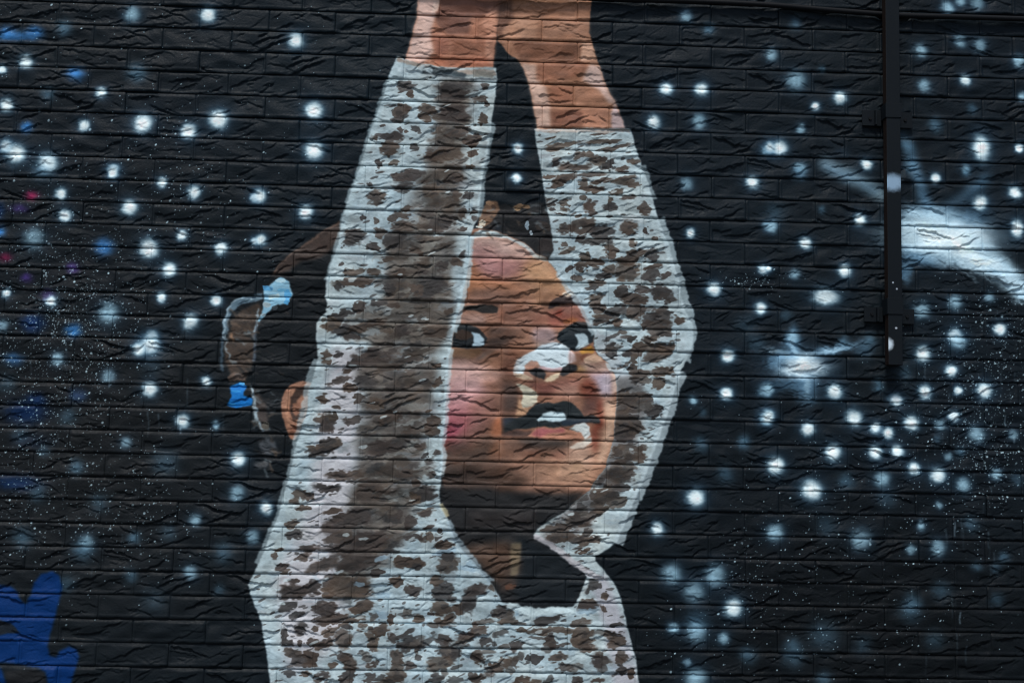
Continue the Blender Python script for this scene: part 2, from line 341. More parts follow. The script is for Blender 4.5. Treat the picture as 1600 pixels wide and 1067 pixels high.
for (x, y, w, h, c) in [(205, 292, 46, 20, (88, 160, 212)), (292, 330, 22, 70, (84, 160, 212)), (262, 262, 40, 18, (186, 214, 228)), (232, 330, 50, 22, (196, 212, 216)), (208, 362, 34, 26, (160, 172, 178)),
                        (270, 300, 40, 16, (110, 176, 216)), (240, 378, 26, 16, (60, 66, 72)), (190, 405, 26, 12, (150, 166, 176))]:
    blob(x, y, w, h, c, .85, **H8)
poly([(40, 660), (70, 645), (108, 655), (112, 680), (80, 676), (48, 684)], (110, 92, 84), 1, .9, **H8)
poly([(50, 702), (90, 683), (120, 700), (106, 740), (150, 752), (142, 780), (80, 796), (38, 784), (60, 748)], (24, 112, 190), .8, 1, **H8)
for (x, y, w, h, c) in [(98, 690, 26, 10, (86, 165, 222)), (78, 722, 44, 10, (52, 140, 208)), (90, 758, 70, 10, (14, 86, 160)), (62, 778, 30, 8, (60, 150, 214))]: blob(x, y, w, h, c, .9, **H8)
poly([(140, 712), (170, 730), (205, 780), (214, 890), (184, 894), (158, 830), (146, 770)], (70, 60, 57), 2, .9, **H8)
stroke([(136, 700), (148, 730), (150, 790), (165, 850)], 9, (140, 152, 160), 1, .85, **H8)
poly([(168, 935), (206, 915), (240, 930), (252, 985), (220, 990), (190, 984)], (82, 84, 90), 2, .9, **H8)
poly([(150, 1030), (190, 1008), (214, 1012), (206, 1040), (166, 1048)], (84, 84, 88), 2, .9, **H8)
blob(200, 870, 30, 40, (120, 112, 100), .5, **H8)

# ear
E4 = dict(o=(400, 534), s=4.0)
poly([(352, 256), (290, 245), (222, 260), (176, 310), (151, 390), (160, 460), (186, 540), (215, 602), (246, 610), (276, 560), (312, 470), (330, 350)], (150, 106, 87), 1, 1, **E4)
poly([(250, 292), (334, 272), (322, 340), (280, 332), (252, 362), (270, 402), (302, 412), (292, 482), (232, 492), (214, 440), (214, 350)], (62, 48, 44), 1.5, .95, **E4)
poly([(230, 382), (280, 372), (292, 430), (250, 462), (232, 440)], (140, 96, 78), 1.5, .9, **E4)
stroke([(232, 300), (200, 350), (190, 430), (205, 520)], 20, (172, 124, 100), 1, .7, **E4)
blob(240, 545, 60, 70, (122, 78, 62), .7, **E4)

# bun between the arms
poly([(748, 352), (764, 318), (800, 320), (850, 315), (868, 360), (870, 400), (857, 410), (820, 382), (790, 368), (752, 362)], (36, 36, 38), 2)
poly([(1390, 352), (1392, 300), (1420, 230), (1450, 182), (1510, 188), (1520, 240), (1490, 292), (1440, 342), (1400, 372)], (122, 94, 77), 1, .95, o=(400, 267), s=4.0)
for (x, y, w, h, c) in [(1460, 200, 60, 26, (150, 116, 92)), (1440, 270, 40, 34, (96, 74, 64)), (1480, 225, 30, 26, (84, 66, 58)), (1420, 320, 40, 40, (196, 186, 172)), (1400, 350, 40, 20, (206, 206, 200)), (1560, 330, 60, 40, (30, 32, 36)), (1500, 350, 60, 40, (26, 32, 40))]:
    blob(x, y, w, h, c, .9, o=(400, 267), s=4.0)
for (x, y, w, h, c) in [(60, 225, 110, 30, (134, 104, 80)), (40, 240, 50, 20, (160, 126, 96)), (200, 350, 90, 60, (58, 50, 48)), (60, 280, 100, 50, (32, 32, 35)), (160, 300, 110, 50, (40, 40, 44)), (210, 470, 90, 70, (48, 42, 42)), (100, 340, 26, 60, (150, 166, 180)), (122, 385, 18, 30, (170, 182, 192)), (70, 400, 90, 30, (30, 30, 34)), (215, 540, 60, 30, (34, 40, 46))]:
    blob(x, y, w, h, c, .9, o=(800, 267), s=4.0)

# --- hands and wrists
poly([(640, -220), (652, -40), (652, 22), (646, 47), (640, 67), (634, 85), (636, 97), (652, 103), (700, 110), (770, 110), (772, 82), (776, 50), (782, 15), (787, -20), (790, -220)], (168, 112, 90), 1)
o2 = dict(o=(400, 0), s=4.0)
poly([(1010, -80), (1140, -80), (1130, 90), (1090, 200), (1110, 330), (1040, 400), (930, 390), (985, 190), (1010, 90)], (204, 168, 158), 3, .95, **o2)
poly([(1150, -80), (1540, -80), (1530, 40), (1460, 90), (1340, 110), (1330, 210), (1200, 215), (1140, 160), (1120, 120), (1145, 40)], (116, 80, 70), 3, .9, **o2)
poly([(1100, 230), (1210, 225), (1200, 340), (1130, 350)], (160, 100, 82), 3, .7, **o2)
poly([(1215, 240), (1480, 240), (1490, 330), (1230, 350)], (140, 88, 68), 4, .7, **o2)
poly([(1100, 355), (1480, 355), (1480, 425), (1120, 410)], (172, 104, 80), 3, .8, **o2)
poly([(1460, 60), (1530, 40), (1505, 220), (1490, 340), (1470, 420), (1430, 330), (1450, 200), (1400, 140)], (190, 134, 112), 4, .8, **o2)
poly([(1110, 10), (1150, 0), (1140, 70), (1100, 80)], (210, 178, 166), 1.5, .8, **o2)
poly([(785, -220), (785, 0), (782, 20), (777, 50), (777, 64), (790, 78), (800, 88), (810, 95), (820, 112), (827, 135), (832, 160), (837, 182), (840, 204), (976, 204), (972, 185), (962, 162), (950, 140), (940, 112), (932, 90),
      (925, 65), (920, 50), (922, 20), (926, 0), (930, -220)], (152, 106, 84), 1)
o3 = dict(o=(800, 0), s=4.0)
poly([(-70, -100), (-10, -100), (10, 120), (-20, 220), (-90, 240), (-90, 100)], (98, 70, 60), 3, .85, **o3)
poly([(0, 120), (160, 130), (150, 235), (-40, 240), (-70, 200)], (176, 128, 104), 4, .8, **o3)
poly([(190, 130), (480, 110), (485, 210), (380, 230), (190, 230)], (168, 120, 98), 4, .6, **o3)
poly([(0, 250), (420, 270), (410, 385), (200, 385), (50, 385)], (122, 82, 66), 4, .8, **o3)
poly([(160, 395), (470, 390), (480, 440), (330, 505), (150, 505)], (146, 96, 76), 4, .8, **o3)
poly([(440, 270), (500, 262), (530, 370), (430, 385)], (206, 158, 134), 2, .85, **o3)
poly([(490, 400), (552, 420), (575, 515), (600, 560), (660, 660), (600, 640), (540, 560), (440, 500)], (204, 172, 164), 3, .85, **o3)
poly([(60, 400), (150, 400), (150, 500), (210, 540), (230, 620), (240, 720), (240, 800), (160, 800), (130, 640), (90, 470)], (196, 160, 146), 3, .85, **o3)
poly([(640, 650), (690, 740), (705, 810), (620, 810), (620, 700)], (190, 168, 172), 2, .85, **o3)
poly([(240, 530), (380, 545), (380, 650), (230, 640)], (150, 98, 78), 4, .8, **o3)
poly([(390, 545), (540, 560), (600, 640), (400, 655)], (172, 122, 100), 4, .7, **o3)
poly([(240, 690), (460, 690), (430, 800), (250, 790)], (122, 80, 66), 5, .85, **o3)
poly([(450, 680), (610, 680), (600, 800), (430, 800)], (176, 120, 98), 5, .7, **o3)

# --- face
BLEND = 2.0
FE = [(857, 407), (870, 425), (877, 437), (890, 450), (900, 462), (907, 477), (917, 495), (924, 510), (930, 522), (929, 540), (935, 554), (950, 566), (962, 586), (965, 621), (962, 654), (960, 684), (952, 709), (947, 729),
      (930, 751), (922, 766)]
poly([(728, 358), (760, 358), (790, 366), (821, 380), (841, 398)] + FE + [(900, 782), (860, 790), (700, 790), (680, 700), (690, 560)], (143, 100, 82), 1)
f1 = dict(o=(680, 350), s=8.0)
poly([(440, 150), (560, 80), (740, 92), (880, 138), (1130, 250), (1290, 390), (1420, 462), (1360, 470), (1230, 420), (1100, 290), (900, 190), (700, 160), (460, 190)], (186, 198, 202), 1.2, 1, **f1)
poly([(460, 180), (760, 165), (1000, 240), (1180, 350), (1230, 430), (1000, 440), (700, 400), (460, 390)], (196, 160, 150), 3, .95, **f1)
poly([(460, 260), (700, 270), (760, 380), (860, 420), (1150, 450), (1100, 560), (1020, 640), (850, 690), (640, 680), (480, 590), (440, 420)], (166, 116, 114), 5, .9, **f1)
poly([(440, 420), (510, 520), (600, 640), (860, 710), (1000, 720), (1080, 800), (880, 850), (700, 800), (440, 860), (340, 950), (380, 690)], (164, 106, 74), 4, .9, **f1)
poly([(1220, 440), (1420, 470), (1520, 600), (1600, 720), (1650, 880), (1480, 900), (1300, 800), (1080, 620), (1120, 520)], (186, 138, 104), 5, .9, **f1)
poly([(430, 860), (680, 800), (900, 860), (1050, 930), (1000, 980), (420, 970)], (140, 104, 92), 5, .8, **f1)
poly([(920, 740), (1270, 740), (1300, 960), (950, 960)], (154, 106, 84), 6, .8, **f1)
f2 = dict(o=(680, 470), s=8.0)
poly([(320, 10), (850, 20), (900, 60), (850, 290), (500, 270), (230, 240)], (144, 104, 88), 4, .8, **f2)
poly([(240, 235), (300, 180), (620, 160), (640, 290), (420, 290)], (150, 120, 112), 3, .8, **f2)
poly([(860, 80), (1300, 60), (1400, 200), (1300, 300), (860, 290)], (140, 98, 84), 5, .9, **f2)
poly([(880, 100), (1000, 60), (940, 160), (870, 180)], (110, 74, 66), 4, .6, **f2)
poly([(790, 80), (850, 80), (850, 270), (800, 250)], (156, 94, 70), 3, .8, **f2)
poly([(330, 72), (500, 55), (700, 46), (772, 88), (776, 150), (600, 140), (450, 108), (335, 100)], (48, 46, 45), .8, .96, **f2)
poly([(640, 318), (900, 312), (1100, 330), (1180, 400), (1000, 470), (900, 560), (780, 610), (500, 725), (350, 748), (190, 722), (205, 585), (560, 580), (640, 500)], (98, 72, 61), 3, .9, **f2)
poly([(200, 590), (560, 590), (600, 640), (420, 735), (190, 720)], (104, 76, 56), 2, .9, **f2)
poly([(650, 460), (980, 435), (830, 590), (600, 570)], (54, 47, 46), 3, .9, **f2)
poly([(690, 330), (930, 340), (830, 425), (640, 420)], (66, 55, 52), 3, .85, **f2)
poly([(1000, 470), (1210, 420), (1230, 560), (900, 590)], (160, 116, 96), 4, .8, **f2)
poly([(600, 640), (760, 600), (640, 720), (470, 760)], (84, 72, 68), 2, .85, **f2)
poly([(600, 760), (880, 600), (1080, 620), (960, 760), (880, 880), (700, 860)], (160, 110, 82), 4, .85, **f2)
poly([(880, 640), (1080, 620), (1000, 760), (980, 930), (820, 920), (860, 760)], (112, 68, 56), 4, .85, **f2)
poly([(262, 283), (400, 288), (520, 328), (592, 390), (642, 460), (622, 540), (562, 582), (430, 592), (205, 578), (228, 420)], (32, 36, 40), .8, 1, **f2)
poly([(248, 385), (340, 350), (440, 392), (470, 450), (380, 485), (250, 470)], (62, 49, 43), 1.2, .9, **f2)
poly([(442, 392), (548, 408), (602, 470), (612, 540), (560, 572), (452, 562), (484, 525), (468, 450)], (176, 198, 214), .6, 1, **f2)
poly([(190, 730), (330, 740), (460, 770), (700, 850), (860, 900), (760, 1000), (620, 1080), (160, 1080), (170, 900)], (190, 152, 146), 4, .9, **f2)
f3 = dict(o=(830, 440), s=8.0)
poly([(0, 20), (360, 20), (500, 120), (300, 200), (200, 330), (0, 360)], (156, 112, 86), 5, .8, **f3)
poly([(340, 20), (460, 40), (540, 160), (400, 140)], (196, 150, 118), 3, .9, **f3)
poly([(0, 380), (220, 330), (200, 560), (0, 560)], (146, 96, 82), 5, .8, **f3)
poly([(220, 380), (400, 320), (620, 300), (690, 390), (700, 470), (560, 505), (420, 525), (330, 570), (220, 570)], (148, 88, 78), 3, .9, **f3)
poly([(400, 300), (620, 300), (690, 400), (560, 410), (420, 400)], (166, 116, 102), 3, .8, **f3)
poly([(380, 480), (520, 440), (600, 470), (560, 515), (420, 530)], (172, 102, 60), 2, .85, **f3)
poly([(330, 370), (390, 330), (380, 420), (300, 420)], (150, 66, 52), 2, .7, **f3)
poly([(210, 345), (225, 270), (330, 200), (420, 170), (560, 170), (620, 220), (632, 290), (500, 275), (380, 285), (280, 325)], (70, 56, 56), 1.2, .95, **f3)
poly([(212, 340), (250, 280), (350, 215), (390, 240), (300, 310)], (40, 36, 38), 1, .9, **f3)
poly([(500, 200), (560, 175), (625, 225), (630, 285), (560, 270)], (58, 42, 34), 1.2, .9, **f3)
poly([(395, 152), (480, 118), (525, 170), (450, 195)], (214, 194, 178), 1, .9, **f3)
poly([(0, 600), (100, 575), (220, 575), (330, 650), (300, 745), (100, 760), (20, 750)], (176, 150, 153), 3, .9, **f3)
poly([(330, 735), (345, 640), (450, 560), (560, 508), (700, 515), (762, 590), (806, 670), (785, 745), (700, 800), (600, 855), (540, 870), (470, 830), (400, 785)], (36, 43, 48), .8, 1, **f3)
poly([(560, 510), (700, 512), (745, 570), (620, 560)], (60, 58, 56), 1.5, .7, **f3)
poly([(545, 652), (640, 640), (712, 682), (726, 760), (650, 800), (556, 835), (592, 750), (572, 690)], (182, 198, 208), .5, 1, **f3)
poly([(556, 838), (726, 764), (735, 775), (600, 845)], (226, 236, 240), .4, 1, **f3)
poly([(610, 870), (760, 795), (792, 860), (790, 890), (700, 905), (640, 910)], (166, 116, 50), 1.2, .95, **f3)
poly([(600, 930), (720, 900), (680, 960), (640, 1010)], (134, 84, 66), 1.2, .9, **f3)
poly([(660, 965), (800, 890), (870, 945), (900, 985), (800, 1015), (680, 1035)], (204, 164, 138), 1.2, .95, **f3)
f4 = dict(o=(770, 530), s=8.0)
poly([(330, 130), (540, 60), (600, 140), (420, 200), (330, 260), (250, 330)], (158, 108, 86), 4, .8, **f4)
poly([(270, 340), (310, 240), (430, 190), (530, 140), (620, 60), (750, 38), (880, 58), (965, 110), (1015, 200), (990, 290), (900, 350), (760, 375), (640, 355), (560, 330), (460, 330), (400, 390), (380, 450), (255, 445)], (212, 224, 233), 1.2, 1, **f4)
poly([(540, 60), (700, 30), (820, 50), (780, 110), (560, 110)], (170, 178, 188), 3, .7, **f4)
poly([(960, 130), (1010, 160), (1050, 270), (960, 310), (940, 220)], (200, 172, 172), 2, .9, **f4)
poly([(395, 335), (480, 268), (560, 278), (580, 330), (490, 380), (400, 385)], (182, 128, 108), 1.5, .9, **f4)
poly([(600, 330), (760, 360), (860, 345), (910, 385), (700, 405), (560, 370)], (200, 168, 174), 1.5, .85, **f4)
poly([(380, 400), (450, 400), (560, 480), (640, 520), (500, 510), (380, 460)], (150, 112, 98), 2, .8, **f4)
poly([(255, 425), (370, 440), (490, 482), (500, 505), (400, 508), (280, 472)], (196, 170, 145), 1, .9, **f4)
poly([(400, 520), (560, 540), (800, 540), (900, 500), (1090, 490), (1070, 640), (850, 690), (600, 700), (540, 640), (480, 580)], (132, 82, 74), 3, .9, **f4)
poly([(840, 560), (1080, 520), (1090, 640), (1060, 760), (980, 750), (840, 740), (720, 720)], (176, 128, 112), 4, .85, **f4)
poly([(640, 520), (700, 468), (780, 428), (845, 418), (822, 480), (740, 522), (680, 530)], (216, 190, 160), 1, .95, **f4)
poly([(435, 395), (540, 358), (640, 388), (665, 450), (640, 505), (560, 475), (480, 440)], (38, 40, 44), 1.2, .97, **f4)
poly([(880, 340), (960, 310), (1050, 328), (1062, 390), (960, 420), (880, 472), (830, 445), (850, 400)], (36, 38, 42), 1.2, .97, **f4)
poly([(1060, 330), (1200, 330), (1180, 400), (1050, 410)], (160, 122, 80), 2, .8, **f4)
poly([(1090, 300), (1380, 290), (1480, 400), (1240, 420), (1150, 380)], (190, 158, 146), 3, .8, **f4)
poly([(1400, 285), (1500, 330), (1560, 380), (1480, 420), (1420, 340)], (206, 216, 218), 1.2, .9, **f4)
poly([(1200, 420), (1450, 420), (1490, 560), (1480, 690), (1330, 690), (1270, 560)], (186, 176, 196), 3, .9, **f4)
poly([(1480, 410), (1560, 430), (1570, 640), (1490, 680), (1490, 520)], (202, 168, 152), 2, .9, **f4)
poly([(1080, 580), (1180, 495), (1260, 540), (1300, 640), (1330, 770), (1180, 730), (1100, 690)], (122, 66, 52), 3, .9, **f4)
poly([(1160, 700), (1330, 690), (1320, 900), (1100, 960), (1140, 800)], (84, 62, 58), 3, .9, **f4)
poly([(110, 500), (270, 510), (310, 640), (345, 760), (300, 880), (180, 935), (110, 945), (105, 700)], (76, 62, 58), 4, .9, **f4)
poly([(0, 130), (330, 150), (260, 330), (250, 470), (100, 520), (-60, 640), (-120, 400)], (150, 102, 82), 5, .5, **f4)
poly([(320, 720), (400, 850), (480, 860), (390, 965), (280, 960), (300, 860)], (200, 150, 116), 2, .9, **f4)
poly([(280, 555), (400, 575), (490, 618), (565, 690), (555, 770), (480, 845), (370, 862), (345, 790), (380, 720), (360, 650)], (206, 197, 178), 1.5, .95, **f4)
f5 = dict(o=(770, 600), s=8.0)
poly([(1310, 200), (1395, 200), (1400, 520), (1310, 560), (1300, 830), (1230, 830), (1240, 560), (1320, 440)], (124, 58, 46), 3, .85, **f5)
poly([(1385, 205), (1556, 190), (1545, 520), (1500, 700), (1450, 850), (1400, 1000), (1290, 1010), (1330, 820), (1400, 560)], (198, 158, 134), 3, .85, **f5)
poly([(880, 830), (1230, 790), (1250, 1050), (860, 1060)], (192, 146, 126), 5, .85, **f5)
poly([(150, 690), (420, 760), (700, 810), (960, 830), (880, 1000), (150, 1000), (90, 820)], (138, 100, 84), 5, .8, **f5)
poly([(280, 840), (560, 790), (660, 880), (420, 920)], (108, 68, 56), 4, .8, **f5)
poly([(720, 850), (960, 830), (900, 930), (740, 930)], (150, 92, 80), 4, .7, **f5)
poly([(240, 690), (500, 655), (1000, 695), (1050, 720), (950, 790), (700, 805), (560, 805), (420, 765)], (58, 53, 52), 3, .9, **f5)
poly([(105, 575), (108, 420), (290, 425), (400, 398), (480, 300), (560, 230), (700, 222), (780, 240), (900, 203), (985, 230), (1055, 290), (1112, 360), (1135, 402), (1250, 385), (1330, 420), (1335, 490), (1100, 482), (960, 522),
      (860, 532), (760, 552), (640, 522), (500, 548), (350, 558), (200, 592), (115, 632)], (36, 42, 46), 1.2, .98, **f5)
poly([(120, 415), (290, 425), (160, 510), (110, 540)], (48, 54, 66), 2, .8, **f5)
poly([(840, 440), (1250, 430), (1180, 490), (880, 520)], (40, 52, 68), 2, .7, **f5)
poly([(112, 600), (300, 575), (520, 590), (460, 650), (250, 655), (115, 645)], (78, 59, 56), 2, .9, **f5)
poly([(540, 560), (640, 540), (760, 565), (880, 545), (1000, 570), (1125, 600), (1135, 685), (1000, 695), (700, 690), (430, 650)], (180, 122, 100), 1.5, .95, **f5)
poly([(470, 630), (560, 555), (640, 550), (760, 572), (880, 548), (900, 600), (700, 610), (600, 670)], (166, 90, 94), 2, .9, **f5)
poly([(555, 450), (630, 370), (740, 340), (880, 348), (922, 400), (922, 442), (850, 472), (740, 478), (640, 455), (570, 468)], (188, 204, 213), 1.2, 1, **f5)
poly([(950, 555), (1050, 500), (1150, 488), (1218, 530), (1214, 640), (1150, 695), (1105, 600), (1000, 572)], (218, 224, 226), 1, .95, **f5)
poly([(960, 795), (1050, 730), (1230, 660), (1245, 720), (1120, 805), (1010, 812)], (206, 206, 202), 1.5, .9, **f5)
poly([(1000, 1000), (1120, 1000), (1100, 1060), (980, 1060)], (206, 146, 88), 3, .8, **f5)
f6 = dict(o=(680, 600), s=8.0)
poly([(120, -20), (700, -20), (800, 40), (700, 130), (480, 220), (380, 380), (100, 400)], (186, 138, 138), 5, .9, **f6)
poly([(150, -60), (560, -60), (500, 100), (300, 180), (130, 180)], (196, 158, 154), 5, .8, **f6)
poly([(560, -60), (800, -40), (810, 120), (640, 130)], (158, 108, 84), 4, .7, **f6)
poly([(400, 240), (560, 140), (820, 140), (820, 400), (700, 500), (440, 640), (380, 420)], (118, 84, 72), 5, .95, **f6)
poly([(120, 330), (420, 330), (420, 520), (300, 640), (100, 690)], (148, 80, 90), 4, .9, **f6)
poly([(100, 560), (300, 560), (230, 640), (100, 700)], (152, 44, 70), 3, .85, **f6)
poly([(430, 420), (700, 420), (720, 520), (500, 650), (330, 660), (420, 540)], (96, 70, 62), 4, .8, **f6)
poly([(700, 530), (765, 420), (835, 415), (832, 600), (790, 660), (690, 645)], (190, 112, 76), 2.5, .9, **f6)
poly([(90, 690), (700, 650), (720, 800), (640, 950), (90, 950)], (84, 67, 59), 4, .95, **f6)
poly([(105, 690), (180, 700), (140, 840), (100, 850)], (126, 76, 68), 3, .8, **f6)
poly([(660, 820), (770, 720), (835, 715), (835, 900), (650, 940)], (176, 108, 74), 3, .85, **f6)
poly([(790, 720), (840, 730), (840, 850), (790, 850)], (190, 140, 116), 2, .8, **f6)
f7 = dict(o=(680, 730), s=4.64)
poly([(40, -30), (330, -30), (420, 40), (640, 60), (620, 140), (40, 150)], (60, 49, 45), 5, .92, **f7)
poly([(300, -10), (560, -10), (640, 90), (420, 120), (330, 70)], (112, 80, 66), 5, .75, **f7)
poly([(30, 140), (300, 135), (600, 175), (900, 185), (1105, 182), (1010, 262), (930, 332), (820, 392), (735, 455), (720, 490), (850, 590), (1000, 690), (1100, 790), (1070, 880), (1000, 1020), (700, 1030), (470, 975), (400, 835),
      (215, 620), (150, 520), (95, 370), (35, 260)], (37, 37, 39), 3, 1, **f7)
poly([(600, 500), (900, 620), (1090, 780), (1060, 900), (990, 1010), (620, 1000), (560, 880), (640, 760)], (27, 32, 37), 3, .95, **f7)
poly([(180, 570), (540, 535), (560, 600), (622, 680), (600, 760), (540, 800), (480, 852), (420, 800), (330, 700), (230, 640)], (88, 66, 55), 4, .85, **f7)
poly([(250, 300), (740, 310), (720, 450), (540, 440), (230, 440)], (46, 41, 41), 5, .8, **f7)
poly([(545, 552), (628, 544), (620, 640), (605, 770), (550, 800), (540, 640)], (122, 105, 86), 2.4, .85, **f7)
poly([(480, 900), (600, 850), (560, 800), (480, 850)], (84, 66, 60), 3, .8, **f7)
blob(545, 862, 80, 36, (112, 74, 58), .55, **f7)

BLEND = 1.0
for (x, y, rx, ry, c, a) in [(712, 605, 60, 44, (196, 154, 150), .55), (712, 640, 58, 46, (178, 116, 122), .6), (703, 672, 34, 30, (150, 66, 84), .6), (728, 660, 34, 40, (140, 88, 88), .35),
                             (770, 392, 50, 22, (200, 160, 152), .4), (772, 420, 44, 24, (166, 114, 114), .45), (850, 738, 60, 26, (188, 142, 118), .45), (905, 735, 40, 22, (204, 158, 128), .4),
                             (745, 712, 50, 26, (66, 53, 48), .5), (720, 742, 50, 24, (44, 39, 38), .6), (790, 752, 50, 14, (66, 50, 44), .55), (800, 505, 40, 34, (138, 96, 82), .4), (835, 430, 34, 30, (178, 130, 98), .35), (762, 738, 64, 30, (66, 51, 45), .6), (795, 712, 44, 26, (112, 82, 70), .45),
                             (790, 470, 74, 20, (120, 86, 73), .4), (785, 552, 36, 26, (92, 66, 56), .4), (900, 490, 22, 20, (122, 78, 68), .4), (793, 578, 20, 40, (104, 70, 59), .45), (926, 612, 14, 46, (112, 62, 52), .5),
                             (842, 697, 54, 10, (66, 54, 50), .5), (950, 596, 14, 34, (206, 186, 192), .5), (760, 690, 40, 30, (92, 70, 61), .5)]:
    glow(x, y, rx, ry, c, a, fall=2.0)
glow(888, 736, 54, 30, (202, 154, 126), .6, fall=2.0); glow(905, 700, 26, 24, (206, 168, 146), .4, fall=2.0)
poly([(330, 74), (500, 54), (700, 44), (776, 88), (780, 148), (600, 140), (450, 110), (335, 102)], (38, 36, 36), 1.0, .92, **f2)
poly([(212, 345), (228, 272), (330, 202), (420, 172), (560, 172), (620, 222), (632, 292), (500, 268), (380, 280), (280, 325)], (54, 43, 43), 1.4, .9, **f3)
poly([(395, 152), (480, 118), (525, 170), (450, 195)], (214, 194, 178), 1, .8, **f3)
# hair strands
for _ in range(150):
    z = rng.random()
    if z < .4: x, y = rng.uniform(352, 400), rng.uniform(478, 600)
    elif z < .65: x, y = rng.uniform(392, 424), rng.uniform(600, 735)
    elif z < .85: x, y = rng.uniform(758, 862), rng.uniform(318, 365)
    else: x, y = rng.uniform(400, 500), rng.uniform(420, 640)
    an = rng.uniform(-1.2, .4); L = rng.uniform(6, 20); dx, dy = math.cos(an) * L, -math.sin(an) * L
    c = [(98, 82, 72), (60, 56, 56), (34, 34, 36), (120, 128, 134), (28, 32, 36)][int(rng.integers(5))]
    if z >= .85: c = [(40, 42, 46), (16, 19, 22), (52, 46, 44)][int(rng.integers(3))]
    stroke([(x, y), (x + dx * .5, y + dy * .5 + rng.uniform(-3, 3)), (x + dx, y + dy)], rng.uniform(1.5, 4), c, .8, rng.uniform(.35, .75), warp=1.0)
for (pts, w, a) in [([(352, 530), (350, 500), (358, 480), (374, 468), (392, 463)], 3, .8), ([(358, 560), (352, 540), (356, 520)], 2.5, .6), ([(400, 640), (404, 660), (412, 676)], 3, .7), ([(394, 605), (398, 628), (402, 645)], 3, .8), ([(404, 480), (401, 500), (399, 520)], 3, .7)]:
    stroke(pts, w, (176, 196, 210), .8, a, warp=1.2)

# --- the dress
LS = [(620, 88), (607, 120), (597, 155), (585, 187), (575, 220), (560, 265), (557, 272), (542, 317), (532, 352), (529, 380), (517, 412), (509, 442), (508, 465), (512, 474), (509, 487), (495, 503), (494, 532), (496, 559),
      (492, 584), (482, 609), (480, 641), (470, 674), (459, 704), (454, 731), (447, 759), (440, 784), (437, 800), (425, 827), (415, 855), (405, 877), (398, 892), (388, 912), (389, 925), (397, 945), (402, 955), (409, 975), (412, 1000),
      (416, 1025), (420, 1050), (424, 1075), (440, 1200), (440, 1800), (1015, 1800), (1015, 1200), (999, 1067), (994, 1032), (987, 1005), (980, 980), (975, 955), (970, 932), (960, 910), (945, 892), (930, 875), (932, 862), (860, 840), (834, 833),
      (834, 836), (852, 846), (863, 857), (880, 868), (893, 877), (906, 889), (917, 900), (912, 917), (906, 933), (895, 948), (863, 950), (831, 952), (801, 944), (783, 940), (779, 928), (766, 909), (747, 887), (726, 864), (712, 842),
      (700, 810), (689, 788), (686, 774), (690, 746), (692, 714), (692, 684), (695, 659), (696, 634), (700, 596), (701, 564), (706, 540), (709, 517), (712, 502), (720, 475), (725, 447), (730, 422), (736, 392), (736, 367), (747, 340), (750, 317),
      (752, 292), (756, 267), (760, 250), (765, 215), (770, 180), (775, 150), (776, 122), (775, 106), (735, 105), (700, 106), (672, 101), (652, 100), (637, 93)]
RS = [(835, 203), (837, 220), (842, 245), (846, 267), (849, 290), (854, 317), (859, 342), (862, 367), (865, 392), (857, 405)] + FE + [(907, 778), (898, 786), (880, 801), (857, 814), (839, 827), (833, 836), (852, 846), (880, 862), (932, 868),
      (950, 857), (965, 845), (975, 820), (982, 800), (987, 794), (997, 769), (1010, 739), (1020, 709), (1030, 684), (1040, 656), (1050, 626), (1057, 604), (1065, 579), (1075, 559), (1082, 541), (1084, 522), (1082, 507), (1072, 487),
      (1065, 462), (1061, 437), (1052, 409), (1046, 387), (1037, 364), (1027, 337), (1020, 312), (1014, 287), (1005, 267), (1000, 252), (994, 230), (986, 202), (900, 200)]
clip = np.zeros((PH, PW), np.float32)
for P in (LS, RS):
    sl, m = pmask(T(P), 0.7, 0.35)
    clip[sl] = np.maximum(clip[sl], m)
WHITE = np.array([170, 183, 190], np.float32) / 255
cloth = WHITE * (1 + 0.05 * N_MID + 0.07 * NC + 0.04 * NE)[..., None]
cloth *= 1 + (N_BIG * 0.5 + NA * 0.5)[..., None] * np.array([0.035, 0.0, -0.03], np.float32)
canvas[:] = canvas * (1 - clip[..., None]) + cloth * clip[..., None]
kw = dict(clipped=True)
poly([(520, 540), (565, 545), (560, 700), (548, 800), (530, 860), (540, 1000), (450, 1060), (430, 900), (480, 800), (500, 650)], (196, 187, 194), 12, .75, clipped=True)
poly([(945, 892), (985, 1000), (1000, 1080), (960, 1080), (945, 980), (925, 920)], (176, 170, 180), 6, .8, clipped=True)
poly([(962, 586), (1000, 585), (1005, 640), (985, 720), (955, 760), (920, 800), (850, 835), (880, 800), (925, 765), (958, 690)], (128, 124, 126), 5, .75, clipped=True)
poly([(930, 515), (960, 540), (985, 600), (962, 590), (935, 556)], (178, 182, 190), 4, .6, clipped=True)
poly([(686, 122), (738, 125), (728, 200), (724, 262), (718, 320), (712, 372), (706, 432), (706, 500), (682, 560), (676, 620), (664, 700), (654, 780), (640, 830), (600, 880), (565, 925), (520, 935), (540, 880), (548, 800), (557, 700),
      (563, 620), (560, 560), (590, 520), (602, 440), (606, 380), (640, 320), (664, 270), (684, 200)], (80, 71, 67), 8, .88, warp=3.0, clipped=True)
poly([(684, 125), (738, 125), (724, 262), (700, 400), (640, 420), (630, 330), (664, 270), (684, 200)], (134, 134, 134), 6, .28, warp=2.2, clipped=True)
